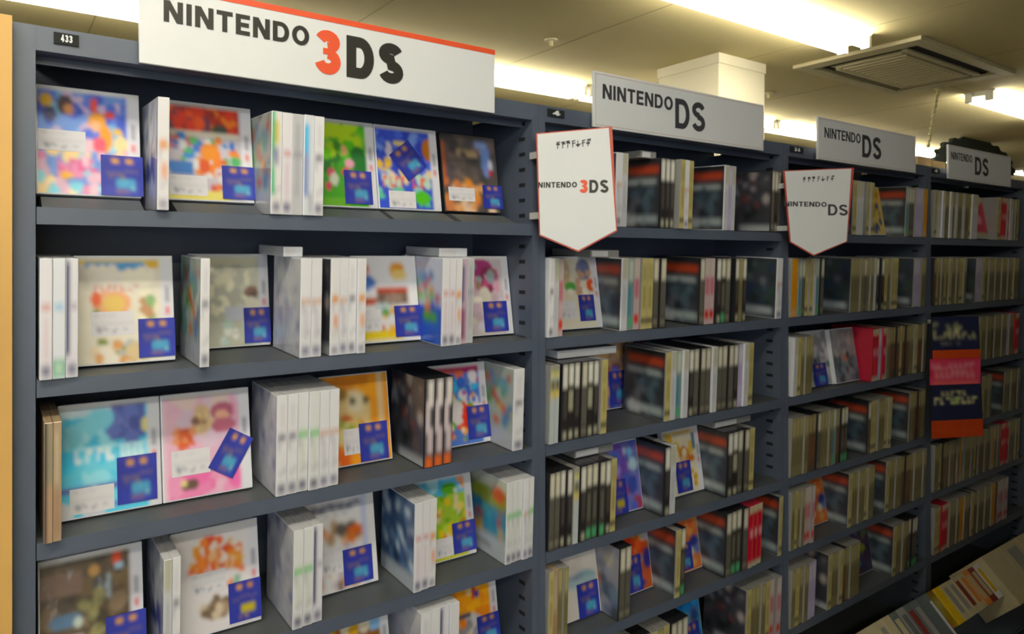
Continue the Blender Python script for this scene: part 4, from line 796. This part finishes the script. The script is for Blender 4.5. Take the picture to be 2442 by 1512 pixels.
pquad('orange_band', .02, .275, 1.03, .345, .0010, '#b45010', [], 4)
pk = pquad('pink_strip', -.05, .345, 1.02, .56, .0030, '#c4506a', [('R',0,0,1,.06,'#b83048'),('T',.06,.16,.9,.36,'#d8a0a4',8),('T',.12,.5,.92,.74,'#d89ca0',8),('R',.06,.86,.94,.97,'#dc8474'),('R',0,.4,.04,.7,'#a82840')], 5, ny=14)
pquad('poster_caption', .04, .60, 1.0, .74, .0008, '#141b3c', [('T',.2,.08,.75,.4,'#bcb894',6),('T',.03,.48,.98,.9,'#c4c09c',8),('R',.46,.5,.53,.9,'#8cb070')], 6, ny=14)
pquad('orange_foot', .0, .855, 1.09, 1.0, .0010, '#a84a10', [('N',0,0,1,1,'#a44810 #ac4e14',6,.2)], 7)
bm = bmesh.new(); q = pU*((2.344 - a0.x)/pU.x) + Vector((0,0,-.02)); box(bm, (q.x, q.y + .003, q.z - .006), (q.x + .010, -po.location.y - .0008, q.z + .006)); obj('poster_clip', mesh('poster_clip', bm, 'clip'), po)

# ================================================================ ON TOP OF AND ABOVE THE SHELVING
for k, (p0, p1, hh, lb) in enumerate(((2190, 2222, .045, 'brown cardboard box on top of the shelving, left of the two by the arch'), (2224, 2256, .038, 'brown cardboard box on top of the shelving, right of the two by the arch'))):
    x0, x1 = Xof(p0, .06), Xof(p1, .06); t = thing('cardboard_box', lb, 'box', (x0, .06, TOPZ), group='boxes on top of the shelving')
    part('box_body', [((x0, .06, TOPZ + .0005), (x1 - .004, .18, TOPZ + hh))], 'box', t, .002)
    part('tape_strip', [((x0, .115, TOPZ + hh), (x1 - .004, .13, TOPZ + hh + .0006))], 'cord', t)
aY = 1.6
pl, pt, pr = onY(2236, 388, aY), onY(2320, 330, aY), onY(2418, 392, aY)
ar = thing('hanging_arch_sign', 'dark scalloped arch sign hanging from the ceiling behind the last sign', 'sign', (pt.x, aY, pl.z))
cx = (pl.x + pr.x) / 2; rx = (pr.x - pl.x) / 2; rz = pt.z - pl.z
bm = bmesh.new(); pts = []; N = 44
for i in range(N + 1):
    a = math.pi * (1 - i / N); r = 1.0 + (.07 if i % 4 in (1, 2) else 0)
    pts.append((cx + rx * r * math.cos(a), rz * r * math.sin(a)))
inn = [(cx + rx * .80 * math.cos(math.pi * i / N), rz * .66 * math.sin(math.pi * i / N)) for i in range(N + 1)][::-1]
for i in range(N):
    prism(bm, [Vector((pts[i][0] - pt.x, 0, pts[i][1])), Vector((pts[i+1][0] - pt.x, 0, pts[i+1][1])), Vector((inn[i+1][0] - pt.x, 0, inn[i+1][1])), Vector((inn[i][0] - pt.x, 0, inn[i][1]))], (0, .03, 0))
bmesh.ops.remove_doubles(bm, verts=bm.verts, dist=1e-5); obj('scalloped_arch', mesh('scalloped_arch', bm, 'dark'), ar)
hk = Vector((0, .015, Zc - ar.location.z))
for sx in (-.35, .30):
    bm = bmesh.new(); cyl(bm, (sx, .015, rz * .86), (0, .015, rz * 1.12), .004, 8); obj('hanging_cord', mesh('hanging_cord', bm, 'cord'), ar)
bm = bmesh.new(); cyl(bm, (0, .015, rz * 1.12), (0, .015, Zc - ar.location.z), .003, 8); obj('hanging_cord', mesh('hanging_cord', bm, 'cord'), ar)
# chain from the ceiling
c0 = Vector((4.49, .90, Zc)); c1 = onY(2213, 352, .90)
t = thing('hanging_chain', 'thin pale chain hanging at a slant from the ceiling before the arch', 'chain', c0)
bm = bmesh.new(); d = c1 - c0
for k in range(22):
    a = d * (k / 22); b = d * ((k + .8) / 22); cyl(bm, a, b, .010 if k % 2 else .006, 8)
obj('chain_links', mesh('chain_links', bm, 'cord'), t)
bm = bmesh.new(); cyl(bm, (0, 0, -.02), (0, 0, 0), .025, 14); obj('ceiling_hook', mesh('ceiling_hook', bm, 'cord'), t)

# ================================================================ SLANTED LOWER DISPLAY AT THE RIGHT
e1 = Vector((1, 0, 0)); e2 = Vector((0, -.707, -.707)); e3 = Vector((0, -.707, .707))
def rackpt(px, py, Y): return onY(px, py, Y)
base = onY(2225, 1405, -.10)                                # top left corner of the yellow spine
def slab(name, p, dx, dl, dd, m, parent, off=0):
    """block: front face dx along the run and dl down the slope, dd thick behind it"""
    bm = bmesh.new(); q = p - parent.location + e3 * off
    prism(bm, [q, q + e1*dx, q + e1*dx + e2*dl, q + e2*dl], -e3 * dd); return obj(name, mesh(name, bm, m, .0015), parent)
rk = thing('slanted_display_rack', 'dark slanted low display rack in front of the far bays, lower right', 'display rack', (1.6, -.05, 0))
TD = .118                                                    # how deep the boxes sit behind their spines
for lvl, (p, L_) in enumerate(((base, .16),)):
    q = Vector((1.55, p.y, p.z)) - e3 * (TD + .004)
    # two trays, each a sloped plate with an end stop
    for k in range(3):
        r = q + e2 * (k * .205)
        bm = bmesh.new(); o_ = rk.location
        prism(bm, [r - o_, r + e1*2.3 - o_, r + e1*2.3 + e2*.20 - o_, r + e2*.20 - o_], -e3 * .006); obj('sloped_tray', mesh('sloped_tray', bm, 'steel'), rk)
        bm = bmesh.new(); s_ = r + e2 * .196
        prism(bm, [s_ - o_, s_ + e1*2.3 - o_, s_ + e1*2.3 + e3*.03 - o_, s_ + e3*.03 - o_], e2 * .004); obj('tray_stop', mesh('tray_stop', bm, 'steel'), rk)
    for xx in (1.55, 3.83):
        bm = bmesh.new(); o_ = rk.location; f = q - e3*.006; f.x = xx; g = f + e2*.61
        prism(bm, [f - o_, g - o_, Vector((xx, g.y, 0)) - o_, Vector((xx, f.y, 0)) - o_], (.02, 0, 0)); obj('rack_side', mesh('rack_side', bm, 'steel'), rk)
def spines(x0, lv, down, cols, thick, length, desc, grp, gap=.001, proud=0):
    """boxes standing on a tray, spines outward; lv = tray, down = start along the slope"""
    x = x0
    for i, (m, lab) in enumerate(cols):
        p = Vector((x, base.y, base.z)) + e2 * (lv * .205 + down) + e3 * proud
        t = thing('game_box', f"{lab} box, {desc}" if len(cols) == 1 else f"{lab} box, {ORD[i]} of {NUM[len(cols)]} {desc}", 'game box', p - e3*TD, group=grp)
        slab('box_body', p, thick - gap, length, TD + proud, m[0], t)
        if m[0] == 'yellow':
            obj('box_art', grid('box_art', p - t.location - e1*.0006 - e3*.1, e3*.095, e2*length, 12, 10, paint('#8c7c20', [('N',0,0,1,1,'#6c2c28 #8c8430 #403c30 #a89c2c #8c3c34 #b0b090',26,.1)], 2), 'card'), t)
        if m[1]:
            bm = bmesh.new(); q = p - t.location + e1*thick*.2 + e2*length*.12
            prism(bm, [q + e3*.0006, q + e1*thick*.55 + e3*.0006, q + e1*thick*.55 + e2*length*.7 + e3*.0006, q + e2*length*.7 + e3*.0006], -e3*.0006)
            obj('spine_strip', mesh('spine_strip', bm, m[1]), t)
        x += thick
Yw, Gy, Og = ('yellow', None), ('paperbeige', 'grey'), ('orangecase', 'paperbeige')
M['paperbeige'] = mat('beige_case_plastic', '#b8ae90', .4, noise=.06, scale=30); M['orangecase'] = mat('orange_case_plastic', '#c8803c', .4, noise=.06)
M['darkred'] = mat('dark_red_plastic', '#7c2c28', .4); M['slate'] = mat('slate_case_plastic', '#5c6468', .4, noise=.1)
xw = lambda px, Y=-.10: Xof(px, Y)
x0 = base.x
spines(x0, 0, 0, [(Yw, 'yellow'), (Gy, 'beige'), (Gy, 'beige'), (('paperbeige','darkred'), 'beige and red'), (('paperbeige','orangecase'), 'cream and orange'), (('orangecase','paperbeige'), 'orange'), (('darkred','paperbeige'), 'dark red'), (('white3','yellow'), 'white and yellow')],
       .0365, .10, 'in the slanted row begun by the yellow one', 'boxes in the yellow-ended row')
spines(x0 + .31, 0, -.01, [(('paperbeige', None), 'large plain beige'), (('paperbeige', 'grey'), 'large plain beige'), (('paperbeige', None), 'large plain beige'), (('grey', 'paperbeige'), 'large grey-beige')], .13, .150, 'at the upper right of the slanted rack', 'large beige boxes on the slanted rack', proud=.012)
spines(x0 - .02, 1, 0, [(('paperbeige', 'grey'), 'beige'), (('paperbeige', 'white3'), 'beige'), (('paperbeige', None), 'beige'), (('white3', 'paperbeige'), 'pale'), (('slate', None), 'slate grey')], .075, .16, 'below the yellow-ended row', 'boxes below the yellow-ended row')
spines(x0 + .37, 1, 0, [(('slate', 'grey'), 'wide slate'), (('paperbeige', 'grey'), 'wide beige')], .16, .16, 'lowest at the right edge', 'wide boxes lowest at the right')
spines(x0 - .135, 0, .0, [(('slate', 'white3'), 'single slim white-spined')], .016, .17, 'alone left of the yellow one on the slanted rack', 'slim boxes left of the yellow one', proud=.05)
spines(x0 - .385, 0, .0, [(('paperbeige', 'grey'), 'cream'), (('paperbeige', None), 'cream'), (('slate', 'paperbeige'), 'slate'), (('grey', 'slate'), 'grey'), (('slate', 'darkred'), 'slate and red'), (('slate', 'grey'), 'slate')], .036, .14, 'at the left end of the slanted rack', 'boxes at the left end of the slanted rack', proud=.045)
